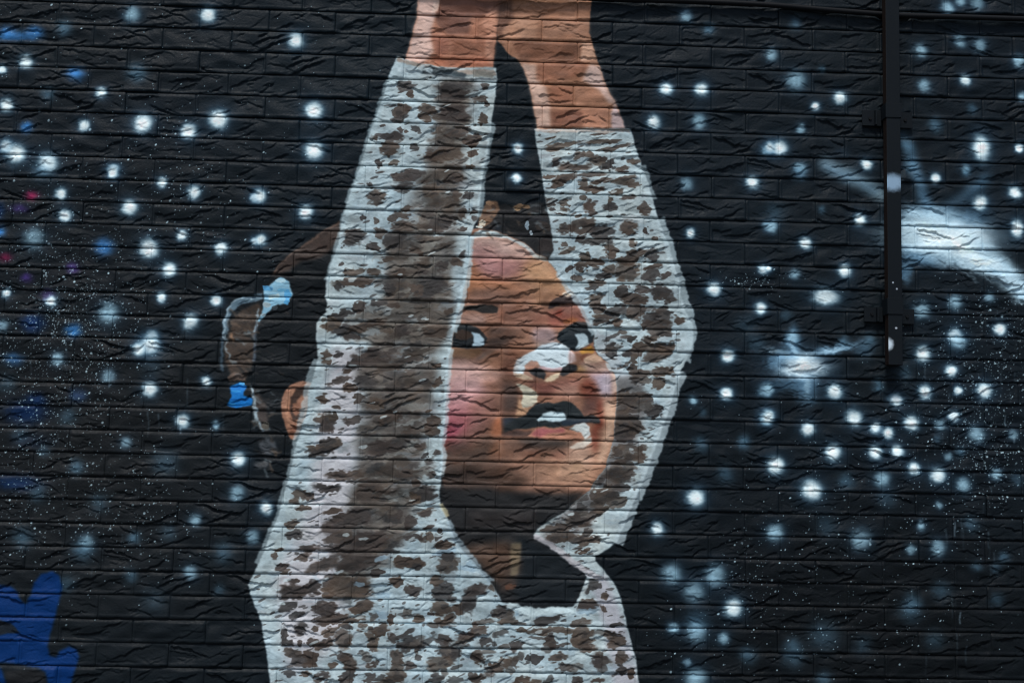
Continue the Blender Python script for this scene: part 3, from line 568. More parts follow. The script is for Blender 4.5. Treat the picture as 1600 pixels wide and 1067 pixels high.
# shaded folds left pale inside the band
for (c, r, lst) in [(1, 1, [(1000, 300, 130, 60), (1060, 220, 150, 30), (1010, 430, 80, 60), (960, 590, 90, 60), (1000, 170, 60, 40), (1090, 250, 60, 30), (760, 560, 60, 80), (700, 920, 50, 120), (820, 900, 150, 50), (1050, 860, 190, 50)]),
                    (1, 2, [(960, 140, 260, 40), (1000, 400, 180, 50), (950, 640, 120, 60), (920, 500, 100, 60), (900, 970, 130, 70)]),
                    (1, 0, [(1150, 790, 60, 60), (1080, 1000, 130, 50), (1300, 780, 80, 60)])]:
    for (x, y, w, h) in lst: blob(x, y, w, h, (142, 143, 143), .65, random.uniform(-.1, .4), .5, 1.6, G(c, r), 4.0, True)

poly([(610, 395), (704, 415), (702, 500), (690, 536), (545, 536), (532, 506), (562, 488), (604, 468)], (98, 90, 85), 4, .85, warp=2.4, clipped=True)
poly([(960, 588), (1006, 592), (1012, 640), (992, 710), (968, 770), (925, 825), (880, 848), (846, 838), (885, 802), (926, 766), (956, 700)], (112, 108, 109), 5, .8, warp=2.0, clipped=True)
for _ in range(650):                          # uneven washes of grey and blue
    x, y = rng.uniform(390, 1080), rng.uniform(110, 1250)
    c = [(138, 148, 156), (150, 150, 156), (128, 130, 132), (196, 208, 216), (150, 168, 182)][int(rng.integers(5))]
    blob(x, y, rng.uniform(12, 50), rng.uniform(4, 14), c, rng.uniform(.2, .5), rng.uniform(-.1, .6), .8, 1.6, (0, 0), 1.0, True)
_by, _bx, _bw = [125, 270, 400, 560, 700, 830, 925], [712, 690, 658, 622, 610, 592, 545], [22, 26, 44, 54, 50, 46, 26]
for _ in range(420):                          # overlapping strokes in the brown shade of the arm
    y = rng.uniform(130, 930); x = np.interp(y, _by, _bx) + rng.normal() * .52 * np.interp(y, _by, _bw)
    c = [(62, 56, 54), (70, 62, 58), (86, 76, 70), (104, 97, 92), (118, 114, 110), (56, 54, 55), (78, 68, 62)][int(rng.integers(7))]
    blob(x, y, rng.uniform(12, 44), rng.uniform(5, 16), c, rng.uniform(.35, .8), rng.uniform(-.1, .7), .6, 1.4, (0, 0), 1.0, True)
DABS = {
 (1, 0): [(940, 545, 100, 60), (970, 590, 40, 40), (905, 690, 100, 100), (900, 740, 90, 40), (1070, 680, 90, 60), (1060, 740, 70, 50), (1230, 545, 190, 60), (1420, 545, 55, 40), (1220, 600, 160, 60), (1240, 700, 160, 110), (1400, 620, 90, 40),
          (1440, 640, 40, 50), (1420, 740, 60, 60), (790, 787, 30, 14), (905, 810, 40, 40), (940, 822, 20, 20), (997, 810, 50, 30), (740, 865, 40, 30), (850, 860, 150, 50), (830, 930, 130, 80), (990, 920, 40, 40), (1350, 870, 110, 60),
          (1365, 955, 60, 40), (1375, 900, 40, 20), (1200, 960, 180, 80), (1130, 960, 140, 50), (780, 1020, 40, 50), (870, 1018, 55, 35), (1340, 1040, 60, 30), (1260, 830, 120, 60)],
 (1, 1): [(950, 30, 180, 70), (920, 100, 130, 60), (780, 10, 50, 20), (710, 82, 36, 25), (760, 165, 110, 90), (1050, 75, 40, 30), (1230, 50, 120, 60), (1100, 130, 120, 70), (1245, 155, 70, 60), (1330, 150, 60, 40), (935, 235, 70, 30),
          (660, 293, 35, 35), (750, 318, 35, 35), (1280, 265, 40, 50), (1355, 255, 50, 30), (1370, 295, 40, 30), (850, 305, 50, 40), (900, 280, 90, 40), (905, 350, 140, 50), (1150, 330, 160, 90), (600, 375, 100, 15), (610, 425, 120, 90),
          (770, 395, 60, 50), (735, 480, 70, 45), (870, 430, 140, 90), (1290, 360, 60, 30), (1000, 500, 60, 40), (830, 555, 80, 30), (1250, 560, 90, 60), (1300, 515, 50, 40), (535, 583, 30, 20), (615, 625, 110, 40), (730, 635, 90, 30),
          (900, 630, 60, 50), (1040, 640, 80, 40), (610, 695, 230, 50), (520, 730, 50, 60), (830, 735, 70, 55), (1100, 720, 200, 110), (1000, 750, 80, 70), (770, 830, 110, 40), (640, 860, 70, 80), (530, 910, 140, 60), (480, 960, 90, 60),
          (560, 1000, 150, 60), (700, 970, 200, 40), (600, 1040, 80, 40), (860, 840, 60, 30), (1120, 1000, 120, 80), (920, 1000, 80, 70), (1150, 600, 60, 50), (1200, 880, 50, 30)],
 (1, 2): [(445, 100, 60, 70), (515, 85, 50, 30), (610, 135, 60, 40), (720, 90, 230, 90), (570, 180, 50, 30), (530, 240, 140, 40), (580, 285, 70, 50), (420, 355, 70, 45), (632, 355, 55, 45), (500, 410, 50, 25), (415, 480, 80, 60),
          (440, 530, 90, 70), (480, 475, 50, 40), (590, 490, 100, 60), (430, 650, 180, 70), (400, 690, 120, 50), (440, 625, 100, 40), (560, 830, 200, 60), (270, 960, 70, 60), (330, 970, 60, 40), (240, 1000, 60, 30), (300, 1040, 90, 35),
          (440, 910, 150, 40), (480, 1055, 120, 30), (1130, 150, 60, 30), (1130, 245, 55, 55), (1050, 245, 60, 30), (1080, 430, 40, 20), (1100, 500, 90, 60), (1105, 560, 80, 60), (960, 560, 100, 50), (1030, 655, 60, 30), (1060, 710, 50, 20),
          (1140, 690, 45, 30), (940, 820, 110, 50), (1100, 825, 50, 40), (1000, 880, 60, 40), (1050, 950, 120, 90), (1000, 980, 60, 60), (1070, 1055, 90, 25), (680, 250, 120, 70), (760, 380, 120, 60), (800, 660, 190, 80), (720, 930, 160, 100), (830, 470, 120, 70)],
 (1, 3): [(220, 80, 90, 40), (235, 140, 100, 50), (330, 225, 130, 40), (290, 280, 120, 40), (145, 235, 50, 20), (110, 270, 40, 30), (165, 340, 60, 40), (185, 375, 60, 25), (420, 340, 180, 70), (230, 490, 160, 90), (350, 475, 100, 70),
          (450, 500, 70, 40), (460, 430, 100, 50), (240, 425, 60, 25), (190, 590, 100, 40), (250, 645, 90, 35), (430, 600, 130, 90), (480, 660, 200, 50), (600, 680, 150, 40), (660, 590, 120, 60), (270, 730, 70, 60), (180, 770, 30, 80),
          (200, 820, 70, 40), (283, 812, 40, 40), (370, 730, 50, 30), (360, 800, 50, 40), (470, 740, 90, 50), (430, 810, 110, 50), (570, 720, 60, 25), (550, 800, 80, 90), (675, 720, 70, 40), (780, 730, 100, 50), (725, 810, 60, 100),
          (240, 890, 110, 60), (270, 940, 110, 60), (340, 915, 70, 90), (540, 890, 60, 50), (580, 940, 60, 90), (480, 950, 60, 40), (700, 960, 60, 50), (205, 1020, 70, 35), (310, 1010, 60, 30), (410, 1035, 100, 50), (575, 1010, 80, 50),
          (570, 1050, 70, 40), (700, 1040, 60, 50), (850, 780, 50, 60), (940, 820, 100, 80), (1005, 840, 40, 60), (880, 910, 70, 90), (960, 955, 60, 40), (1015, 900, 40, 30), (870, 1010, 110, 80), (840, 1050, 120, 40), (1180, 800, 90, 70),
          (1210, 880, 120, 80), (1150, 950, 150, 70), (1130, 1040, 110, 50), (1310, 760, 120, 50), (1390, 740, 110, 60), (1370, 690, 40, 40), (1440, 815, 90, 40), (1385, 910, 85, 70), (1570, 930, 60, 60), (1500, 970, 90, 50), (1380, 1045, 70, 50),
          (1160, 600, 110, 70), (1175, 680, 90, 50), (1010, 670, 60, 50), (1090, 635, 40, 15), (1270, 600, 90, 60), (1330, 570, 100, 100), (1160, 500, 110, 100), (1370, 490, 130, 60), (1120, 430, 60, 50), (1190, 340, 110, 100), (1180, 270, 100, 60),
          (960, 310, 170, 60), (1010, 340, 70, 40), (990, 160, 110, 35), (965, 60, 70, 70), (1070, 10, 70, 30), (1090, 150, 40, 50), (1140, 150, 45, 40), (1150, 105, 28, 25), (1185, 205, 100, 50), (1080, 92, 70, 20), (870, 20, 80, 40),
          (880, 430, 90, 50), (985, 485, 80, 55), (760, 380, 80, 40), (1480, 470, 60, 30), (1550, 620, 110, 60), (850, 660, 50, 60), (1560, 680, 80, 40), (640, 200, 320, 120), (560, 60, 260, 100), (520, 150, 180, 60), (640, 320, 260, 100), (580, 470, 240, 100)],
 (2, 3): [(230, 660, 180, 70), (430, 690, 130, 30), (240, 740, 280, 35), (60, 740, 60, 25), (10, 690, 50, 25), (35, 835, 80, 50), (440, 780, 130, 110), (490, 850, 100, 40), (240, 810, 60, 50), (230, 780, 50, 30), (140, 920, 75, 65), (15, 940, 50, 60),
          (280, 910, 110, 60), (330, 975, 80, 50), (540, 930, 90, 70), (660, 810, 80, 80), (680, 920, 70, 60), (690, 985, 80, 50), (480, 560, 90, 35), (480, 590, 110, 45), (500, 460, 90, 60), (450, 360, 60, 25), (575, 520, 40, 30), (570, 600, 30, 30),
          (60, 1045, 110, 30), (130, 1055, 90, 25), (530, 1050, 80, 30), (400, 1050, 60, 30), (750, 1000, 40, 60), (650, 700, 80, 25), (290, 100, 190, 40), (420, 50, 170, 70), (300, 160, 180, 70), (450, 170, 190, 60), (240, 220, 60, 30), (340, 280, 50, 30),
          (440, 240, 90, 30)],
 (2, 0): [(240, 860, 70, 14), (310, 910, 200, 40), (480, 880, 140, 14), (570, 885, 200, 25), (650, 920, 180, 30), (420, 970, 80, 50), (275, 1010, 60, 40), (480, 970, 60, 40), (530, 1010, 100, 60), (400, 1045, 180, 40), (570, 990, 40, 30),
          (600, 1030, 80, 50), (755, 1005, 55, 40), (690, 1050, 70, 25), (540, 835, 100, 12)],
 (2, 1): [(230, 30, 80, 25), (320, 45, 130, 50), (270, 90, 70, 30), (450, 70, 60, 50), (490, 110, 140, 40), (560, 60, 120, 25), (500, 25, 180, 20), (700, 55, 150, 50), (760, 85, 80, 35), (650, 130, 90, 30), (730, 165, 90, 30), (695, 5, 60, 10),
          (235, 190, 70, 45), (335, 200, 50, 60), (260, 238, 30, 20), (310, 268, 60, 12), (450, 170, 40, 30), (480, 220, 80, 60), (505, 260, 60, 30), (620, 225, 80, 60), (610, 180, 30, 40), (825, 240, 60, 70), (330, 370, 90, 50), (415, 280, 40, 20),
          (450, 340, 130, 90), (560, 380, 140, 70), (540, 440, 180, 50), (420, 420, 80, 40), (730, 355, 110, 70), (835, 370, 25, 40), (890, 420, 40, 25), (760, 455, 45, 60), (325, 460, 40, 25), (340, 500, 90, 40), (450, 540, 50, 40),
          (520, 565, 100, 40), (620, 500, 50, 80), (740, 540, 180, 60), (870, 530, 90, 70), (430, 595, 100, 50), (355, 615, 30, 35), (405, 675, 60, 30), (600, 620, 80, 50), (570, 655, 80, 30), (730, 625, 150, 110), (870, 660, 100, 80),
          (880, 600, 110, 25), (960, 650, 60, 40), (530, 700, 100, 40), (500, 730, 80, 25), (680, 755, 90, 70), (760, 800, 150, 60), (820, 745, 90, 40), (930, 760, 120, 90), (520, 800, 70, 60), (540, 850, 90, 60), (650, 880, 150, 60),
          (770, 880, 100, 80), (900, 920, 180, 90), (560, 915, 80, 50), (655, 940, 75, 50), (920, 990, 140, 90), (1050, 935, 80, 40), (840, 970, 80, 50), (750, 1045, 70, 35), (870, 1050, 70, 30), (980, 890, 60, 30)],
 (2, 2): [(630, 60, 60, 80), (620, 25, 50, 40), (770, 50, 120, 60), (900, 90, 150, 70), (880, 40, 200, 50), (960, 30, 100, 40), (720, 80, 60, 40), (760, 110, 40, 60), (950, 185, 110, 50), (800, 200, 120, 50), (790, 240, 110, 50), (920, 260, 80, 60),
          (750, 170, 60, 40), (700, 340, 80, 50), (760, 370, 70, 60), (850, 360, 60, 60), (880, 440, 110, 60), (850, 400, 40, 30), (700, 420, 90, 60), (740, 480, 110, 60), (760, 540, 100, 70), (700, 590, 120, 60), (680, 530, 70, 60),
          (800, 710, 70, 60), (800, 670, 40, 25), (680, 680, 120, 60), (700, 740, 140, 50), (650, 830, 100, 90), (720, 840, 80, 80), (590, 970, 120, 60), (650, 1010, 100, 60), (700, 920, 80, 30), (560, 1050, 90, 30), (640, 920, 60, 50), (690, 470, 100, 80)]}
for (c, r), lst in DABS.items():
    for (x, y, w, h) in lst:
        v = random.choice([(76, 64, 58), (72, 61, 56), (66, 58, 56), (80, 68, 61), (58, 54, 54)])
        blob(x, y, w * 1.14, h * 1.18, v, random.uniform(.82, .97), random.uniform(-.05, .4), random.uniform(.25, .5), 1.15, G(c, r), 4.0, True, random.choice([1.7, 2, 2.6]))
        for _ in range(2):                   # ragged ends of the brush mark
            blob(x + random.uniform(-.6, .6) * w, y + random.uniform(-.55, .55) * h, w * random.uniform(.15, .45), h * random.uniform(.12, .4), v, random.uniform(.5, .9), random.uniform(0, .6), .5, 1.2, G(c, r), 4.0, True)
        if w * h > 5000: blob(x + random.uniform(-.2, .2) * w, y + random.uniform(-.2, .2) * h, w * .4, h * .3, (50, 46, 46), .55, random.uniform(0, .5), .6, 1.2, G(c, r), 4.0, True)
for (c, r, lst) in [(1, 3, [(650, 450, 60, 30), (760, 640, 110, 50), (800, 520, 90, 40), (1180, 250, 150, 30), (1380, 350, 90, 30), (780, 290, 80, 30), (1330, 330, 140, 40)]), (2, 3, [(250, 630, 200, 30), (480, 620, 120, 40), (30, 620, 60, 50)])]:
    for (x, y, w, h) in lst: blob(x, y, w, h, (138, 160, 178), .7, .2, .5, 1.5, G(c, r), 4.0, True)
for _ in range(150):                          # loose brush marks in the greyer parts of the cloth
    z = rng.random()
    if z < .45:
        y = rng.uniform(590, 840); x = np.interp(y, [590, 650, 720, 770, 840], [985, 985, 975, 950, 890]) + rng.normal() * 14
    elif z < .8: x, y = rng.uniform(560, 960), rng.uniform(955, 1090)
    else: x, y = rng.uniform(930, 1050), rng.uniform(460, 590)
    c = [(58, 53, 52), (72, 62, 57), (88, 80, 76), (66, 58, 55)][int(rng.integers(4))]
    blob(x, y, rng.uniform(10, 34), rng.uniform(5, 14), c, rng.uniform(.6, .92), rng.uniform(-.1, .6), .4, 1.2, (0, 0), 1.0, True)
# ink-dark flecks where the brush skipped the hollows
for _ in range(1200):
    x, y = rng.uniform(400, 1080), rng.uniform(110, 1200)
    blob(x, y, rng.uniform(3, 13), rng.uniform(1.5, 4), (70, 66, 66), .75, rng.uniform(0, .5), .5, 1.2, (0, 0), 1.0, True)
for _ in range(260):
    x, y = rng.uniform(400, 1080), rng.uniform(110, 1200)
    blob(x, y, rng.uniform(5, 16), rng.uniform(2, 5), (204, 216, 222), .6, rng.uniform(0, .5), .5, 1.2, (0, 0), 1.0, True)
# cuffs and the pale outline of the sleeves
for (pts, w, c, a) in [([(620, 92), (640, 98), (655, 104), (690, 110), (730, 112), (774, 114)], 7, (150, 132, 122), .8), ([(672, 108), (700, 112), (728, 118)], 9, (62, 74, 82), .8), ([(660, 112), (690, 117), (722, 123), (774, 124)], 4, (52, 58, 64), .8),
                       ([(620, 110), (660, 106), (676, 112)], 6, (196, 208, 216), .8), ([(740, 115), (770, 118)], 8, (128, 124, 118), .8), ([(836, 205), (900, 204), (985, 205)], 4, (190, 172, 164), .8),
                       ([(736, 368), (730, 422), (720, 475), (709, 517)], 11, (190, 206, 215), .75), ([(704, 545), (700, 596), (695, 659), (692, 714), (690, 746)], 9, (196, 210, 218), .7), ([(770, 190), (756, 267), (748, 340)], 9, (190, 205, 213), .6),
                       ([(700, 812), (714, 842), (728, 864), (748, 888), (768, 910)], 10, (156, 172, 184), .7), ([(790, 946), (831, 956), (863, 955), (897, 952)], 12, (206, 220, 226), .85), ([(905, 940), (912, 925), (918, 905)], 7, (206, 216, 220), .8),
                       ([(834, 836), (860, 852), (890, 873), (915, 893), (940, 905)], 9, (190, 182, 188), .8), ([(689, 786), (700, 806)], 6, (200, 186, 152), .7), ([(1065, 580), (1040, 660), (1010, 745), (985, 800), (966, 850)], 16, (182, 194, 202), .75),
                       ([(1030, 340), (1050, 400), (1062, 440), (1076, 490), (1082, 520), (1072, 566)], 15, (180, 194, 202), .75), ([(870, 425), (897, 462), (917, 497), (930, 525)], 9, (190, 204, 213), .7), ([(1003, 258), (1020, 312)], 12, (178, 192, 200), .6),
                       ([(608, 125), (575, 225), (545, 315), (530, 375), (513, 440)], 11, (176, 192, 200), .6), ([(496, 560), (483, 612), (470, 676), (455, 735), (438, 805), (405, 880)], 16, (180, 195, 203), .6)]:
    stroke(pts, w, c, 1.2, a, warp=.8)
clip = None

# --- albedo from the colours seen
ALB_GAIN = np.array([0.905, 0.965, 0.93], np.float32)
def to_lin(c): return np.where(c <= 0.04045, c / 12.92, ((np.maximum(c, 0) + 0.055) / 1.055) ** 2.4)
def to_srgb(c): return np.where(c <= 0.0031308, c * 12.92, 1.055 * np.maximum(c, 1e-8) ** (1 / 2.4) - 0.055)
lum = canvas.mean(-1)
_w = np.clip((canvas[..., 0] - canvas[..., 2] - .10) / .12, 0, 1)[..., None]
canvas += (canvas @ np.array([.3, .55, .15], np.float32) - canvas.transpose(2, 0, 1)).transpose(1, 2, 0) * (.17 * _w)
_c = np.clip((lum - .2) / .1, 0, 1)[..., None] * _w          # a little more body in the skin tones
canvas += _c * (canvas - .45) * .16
mott = np.clip((lum - .16) / .12, 0, 1) * np.clip((canvas[..., 0] - canvas[..., 2]) / .04 + .35, 0.25, 1)
_n1 = vnoise(9 * K, 21, 2.6); _n2 = vnoise(4 * K, 22, 2.2)
canvas *= (1 + mott * (.085 * _n1 + .06 * _n2 + .06 * N_MID + .05 * NA))[..., None]
canvas += (mott * .014)[..., None] * (NB * .6 + ND * .4)[..., None] * np.array([1, -.2, -.9], np.float32)
canvas *= (1 + 0.03 * NE + 0.02 * NF)[..., None]
alb = np.clip(to_lin(np.clip(canvas, 0, 1)) * ALB_GAIN, 0.0, 0.86)
img = bpy.data.images.new('mural_paint', PW, PH, alpha=False, float_buffer=False)
buf = np.ones((PH, PW, 4), np.float32); buf[..., :3] = to_srgb(alb)
img.pixels.foreach_set(buf.ravel()); img.update(); img.pack()
del buf, alb, canvas, cloth

# ---------------------------------------------------------------- materials
def new_mat(name):
    m = bpy.data.materials.new(name); m.use_nodes = True
    nt = m.node_tree; return m, nt, nt.nodes, nt.links, nt.nodes['Principled BSDF']

def grain(nt, bsdf, scale_a=420.0, scale_b=95.0, strength=0.25, dist=0.0012):
    n, l = nt.nodes, nt.links
    geo = n.new('ShaderNodeNewGeometry')
    a = n.new('ShaderNodeTexNoise'); a.inputs['Scale'].default_value = scale_a; a.inputs['Detail'].default_value = 3
    b = n.new('ShaderNodeTexNoise'); b.inputs['Scale'].default_value = scale_b; b.inputs['Detail'].default_value = 4
    for t in (a, b): l.new(geo.outputs['Position'], t.inputs['Vector'])
    add = n.new('ShaderNodeMath'); add.operation = 'MULTIPLY_ADD'; add.inputs[1].default_value = 0.35
    l.new(a.outputs['Fac'], add.inputs[0]); l.new(b.outputs['Fac'], add.inputs[2])
    bump = n.new('ShaderNodeBump'); bump.inputs['Strength'].default_value = strength; bump.inputs['Distance'].default_value = dist
    l.new(add.outputs[0], bump.inputs['Height']); l.new(bump.outputs['Normal'], bsdf.inputs['Normal'])
    return geo, a, b

MURAL, nt, n, l, bsdf = new_mat('mural_paint_on_brick')
geo, na, nb = grain(nt, bsdf, 420.0, 130.0, strength=0.7, dist=0.0016)
sep = n.new('ShaderNodeSeparateXYZ'); l.new(geo.outputs['Position'], sep.inputs[0])
def lin(src, off, size):
    m = n.new('ShaderNodeMath'); m.operation = 'SUBTRACT'; m.inputs[1].default_value = off; l.new(src, m.inputs[0])
    k = n.new('ShaderNodeMath'); k.operation = 'DIVIDE'; k.inputs[1].default_value = size; l.new(m.outputs[0], k.inputs[0]); return k.outputs[0]
cmb = n.new('ShaderNodeCombineXYZ')
l.new(lin(sep.outputs['X'], PX0, PW * PX), cmb.inputs[0]); l.new(lin(sep.outputs['Z'], PZ0, PH * PX), cmb.inputs[1])
tex = n.new('ShaderNodeTexImage'); tex.image = img; tex.interpolation = 'Linear'; tex.extension = 'EXTEND'
l.new(cmb.outputs[0], tex.inputs['Vector']); l.new(tex.outputs['Color'], bsdf.inputs['Base Color'])
rr = n.new('ShaderNodeMapRange'); rr.inputs['To Min'].default_value = 0.30; rr.inputs['To Max'].default_value = 0.80
l.new(nb.outputs['Fac'], rr.inputs['Value']); l.new(rr.outputs[0], bsdf.inputs['Roughness'])
bsdf.inputs['Specular IOR Level'].default_value = 0.10

def plain(name, col, rough=0.6, strength=0.3):
    m, nt, n, l, b = new_mat(name)
    geo, na, nb = grain(nt, b, strength=strength)
    mix = n.new('ShaderNodeMix'); mix.data_type = 'RGBA'
    mix.inputs[6].default_value = (*[c * 0.75 for c in col], 1); mix.inputs[7].default_value = (*[min(1, c * 1.25) for c in col], 1)
    l.new(nb.outputs['Fac'], mix.inputs[0]); l.new(mix.outputs[2], b.inputs['Base Color'])
    b.inputs['Roughness'].default_value = rough; b.inputs['Specular IOR Level'].default_value = .12
    return m
RUST = plain('brown_primer', (0.012, 0.0075, 0.006), 0.7)
BLACK = plain('black_rubber', (0.0045, 0.0055, 0.007), 0.6)
STEEL = plain('dark_painted_steel', (0.016, 0.018, 0.021), 0.5)
DUCT, nt, n, l, bsdf = new_mat('sprayed_black_duct')
geo, na, nb = grain(nt, bsdf, strength=0.3)
def spot(x, y, rx, rz, prev, col, depth=0.052):
    """mist of spray paint that landed on the duct"""
    X, Z = wall_at(x, y, depth)
    mp = n.new('ShaderNodeMapping'); mp.vector_type = 'POINT'
    mp.inputs['Location'].default_value = (-float(X) / rx, 0, -float(Z) / rz); mp.inputs['Scale'].default_value = (1 / rx, 0, 1 / rz)
    l.new(geo.outputs['Position'], mp.inputs['Vector'])
    ln = n.new('ShaderNodeVectorMath'); ln.operation = 'LENGTH'; l.new(mp.outputs[0], ln.inputs[0])
    ad = n.new('ShaderNodeMath'); ad.operation = 'MULTIPLY_ADD'; ad.inputs[1].default_value = .35; l.new(nb.outputs['Fac'], ad.inputs[0]); l.new(ln.outputs['Value'], ad.inputs[2])
    mr = n.new('ShaderNodeMapRange'); mr.interpolation_type = 'SMOOTHSTEP'
    mr.inputs['From Min'].default_value = 1.3; mr.inputs['From Max'].default_value = .55
    l.new(ad.outputs[0], mr.inputs['Value'])
    mx = n.new('ShaderNodeMix'); mx.data_type = 'RGBA'; mx.inputs[7].default_value = (*col, 1)
    l.new(mr.outputs[0], mx.inputs[0])
    if prev is None: mx.inputs[6].default_value = (.0055, .0080, .0105, 1)
    else: l.new(prev, mx.inputs[6])
    return mx.outputs[2]
c = spot(1393, 286, .05, .034, None, (.24, .36, .48))
c = spot(1386, 538, .022, .024, c, (.55, .66, .74))
c = spot(1400, 452, .004, .004, c, (.3, .35, .4)); c = spot(1399, 513, .005, .004, c, (.35, .4, .45)); c = spot(1394, 442, .004, .004, c, (.3, .35, .4))
l.new(c, bsdf.inputs['Base Color']); bsdf.inputs['Roughness'].default_value = .5; bsdf.inputs['Specular IOR Level'].default_value = .1
PAVE = plain('pavement_concrete', (0.10, 0.098, 0.095), 0.85)

# ---------------------------------------------------------------- mesh helpers
def mesh_np(name, V, Q, mat, smooth=True):
    V = np.ascontiguousarray(V, np.float32); Q = np.ascontiguousarray(Q, np.int32)
    me = bpy.data.meshes.new(name)
    me.vertices.add(len(V)); me.vertices.foreach_set('co', V.ravel())
    me.loops.add(Q.size); me.loops.foreach_set('vertex_index', Q.ravel())
    me.polygons.add(len(Q)); me.polygons.foreach_set('loop_start', np.arange(0, Q.size, 4, dtype=np.int32))
    me.polygons.foreach_set('use_smooth', np.full(len(Q), smooth, dtype=bool))
    me.update(calc_edges=True)
    me.materials.append(mat)
    return me

def put(name, me, parent=None, loc=(0, 0, 0)):
    o = bpy.data.objects.new(name, me); COL.objects.link(o); o.location = loc
    if parent: o.parent = parent
    return o

def tag(o, label=None, cat=None, group=None, kind=None):
    for k, v in (('label', label), ('category', cat), ('group', group), ('kind', kind)):
        if v: o[k] = v
    return o

def box_bm(bm, x0, x1, y0, y1, z0, z1, bevel=0.0):
    r = bmesh.ops.create_cube(bm, size=1.0)
    for v in r['verts']:
        v.co = Vector((x0 + (v.co.x + .5) * (x1 - x0), y0 + (v.co.y + .5) * (y1 - y0), z0 + (v.co.z + .5) * (z1 - z0)))
    if bevel:
        ed = list({e for v in r['verts'] for e in v.link_edges})
        bmesh.ops.bevel(bm, geom=ed, offset=bevel, segments=2, affect='EDGES', profile=0.6)

def obj_bm(name, bm, mat, parent=None, loc=(0, 0, 0), smooth=False):
    me = bpy.data.meshes.new(name); bm.to_mesh(me); bm.free()
    for m in (mat if isinstance(mat, (list, tuple)) else [mat]): me.materials.append(m)
    if smooth:
        for p in me.polygons: p.use_smooth = True
    return put(name, me, parent, loc)

# ---------------------------------------------------------------- ground
bm = bmesh.new()
bmesh.ops.create_grid(bm, x_segments=2, y_segments=2, size=30)
tag(obj_bm('pavement', bm, PAVE), kind='structure')

# ---------------------------------------------------------------- the brick wall
MOD_L, MOD_H, BED, PERP = 0.232, 0.075, 0.0036, 0.0004
WALL_X0, WALL_X1, WALL_Z1 = -2.80, 3.02, 4.22
wall = bpy.data.objects.new('brick_wall', None); COL.objects.link(wall); wall.location = (0, 0, 0)
tag(wall, 'black rough-faced brick wall painted with stars and a girl raising both arms', 'wall')

bm = bmesh.new()
box_bm(bm, WALL_X0 - .01, WALL_X1 + .01, 0.0075, 0.24, 0.0, WALL_Z1 + 0.02)
obj_bm('mortar', bm, MURAL, wall)

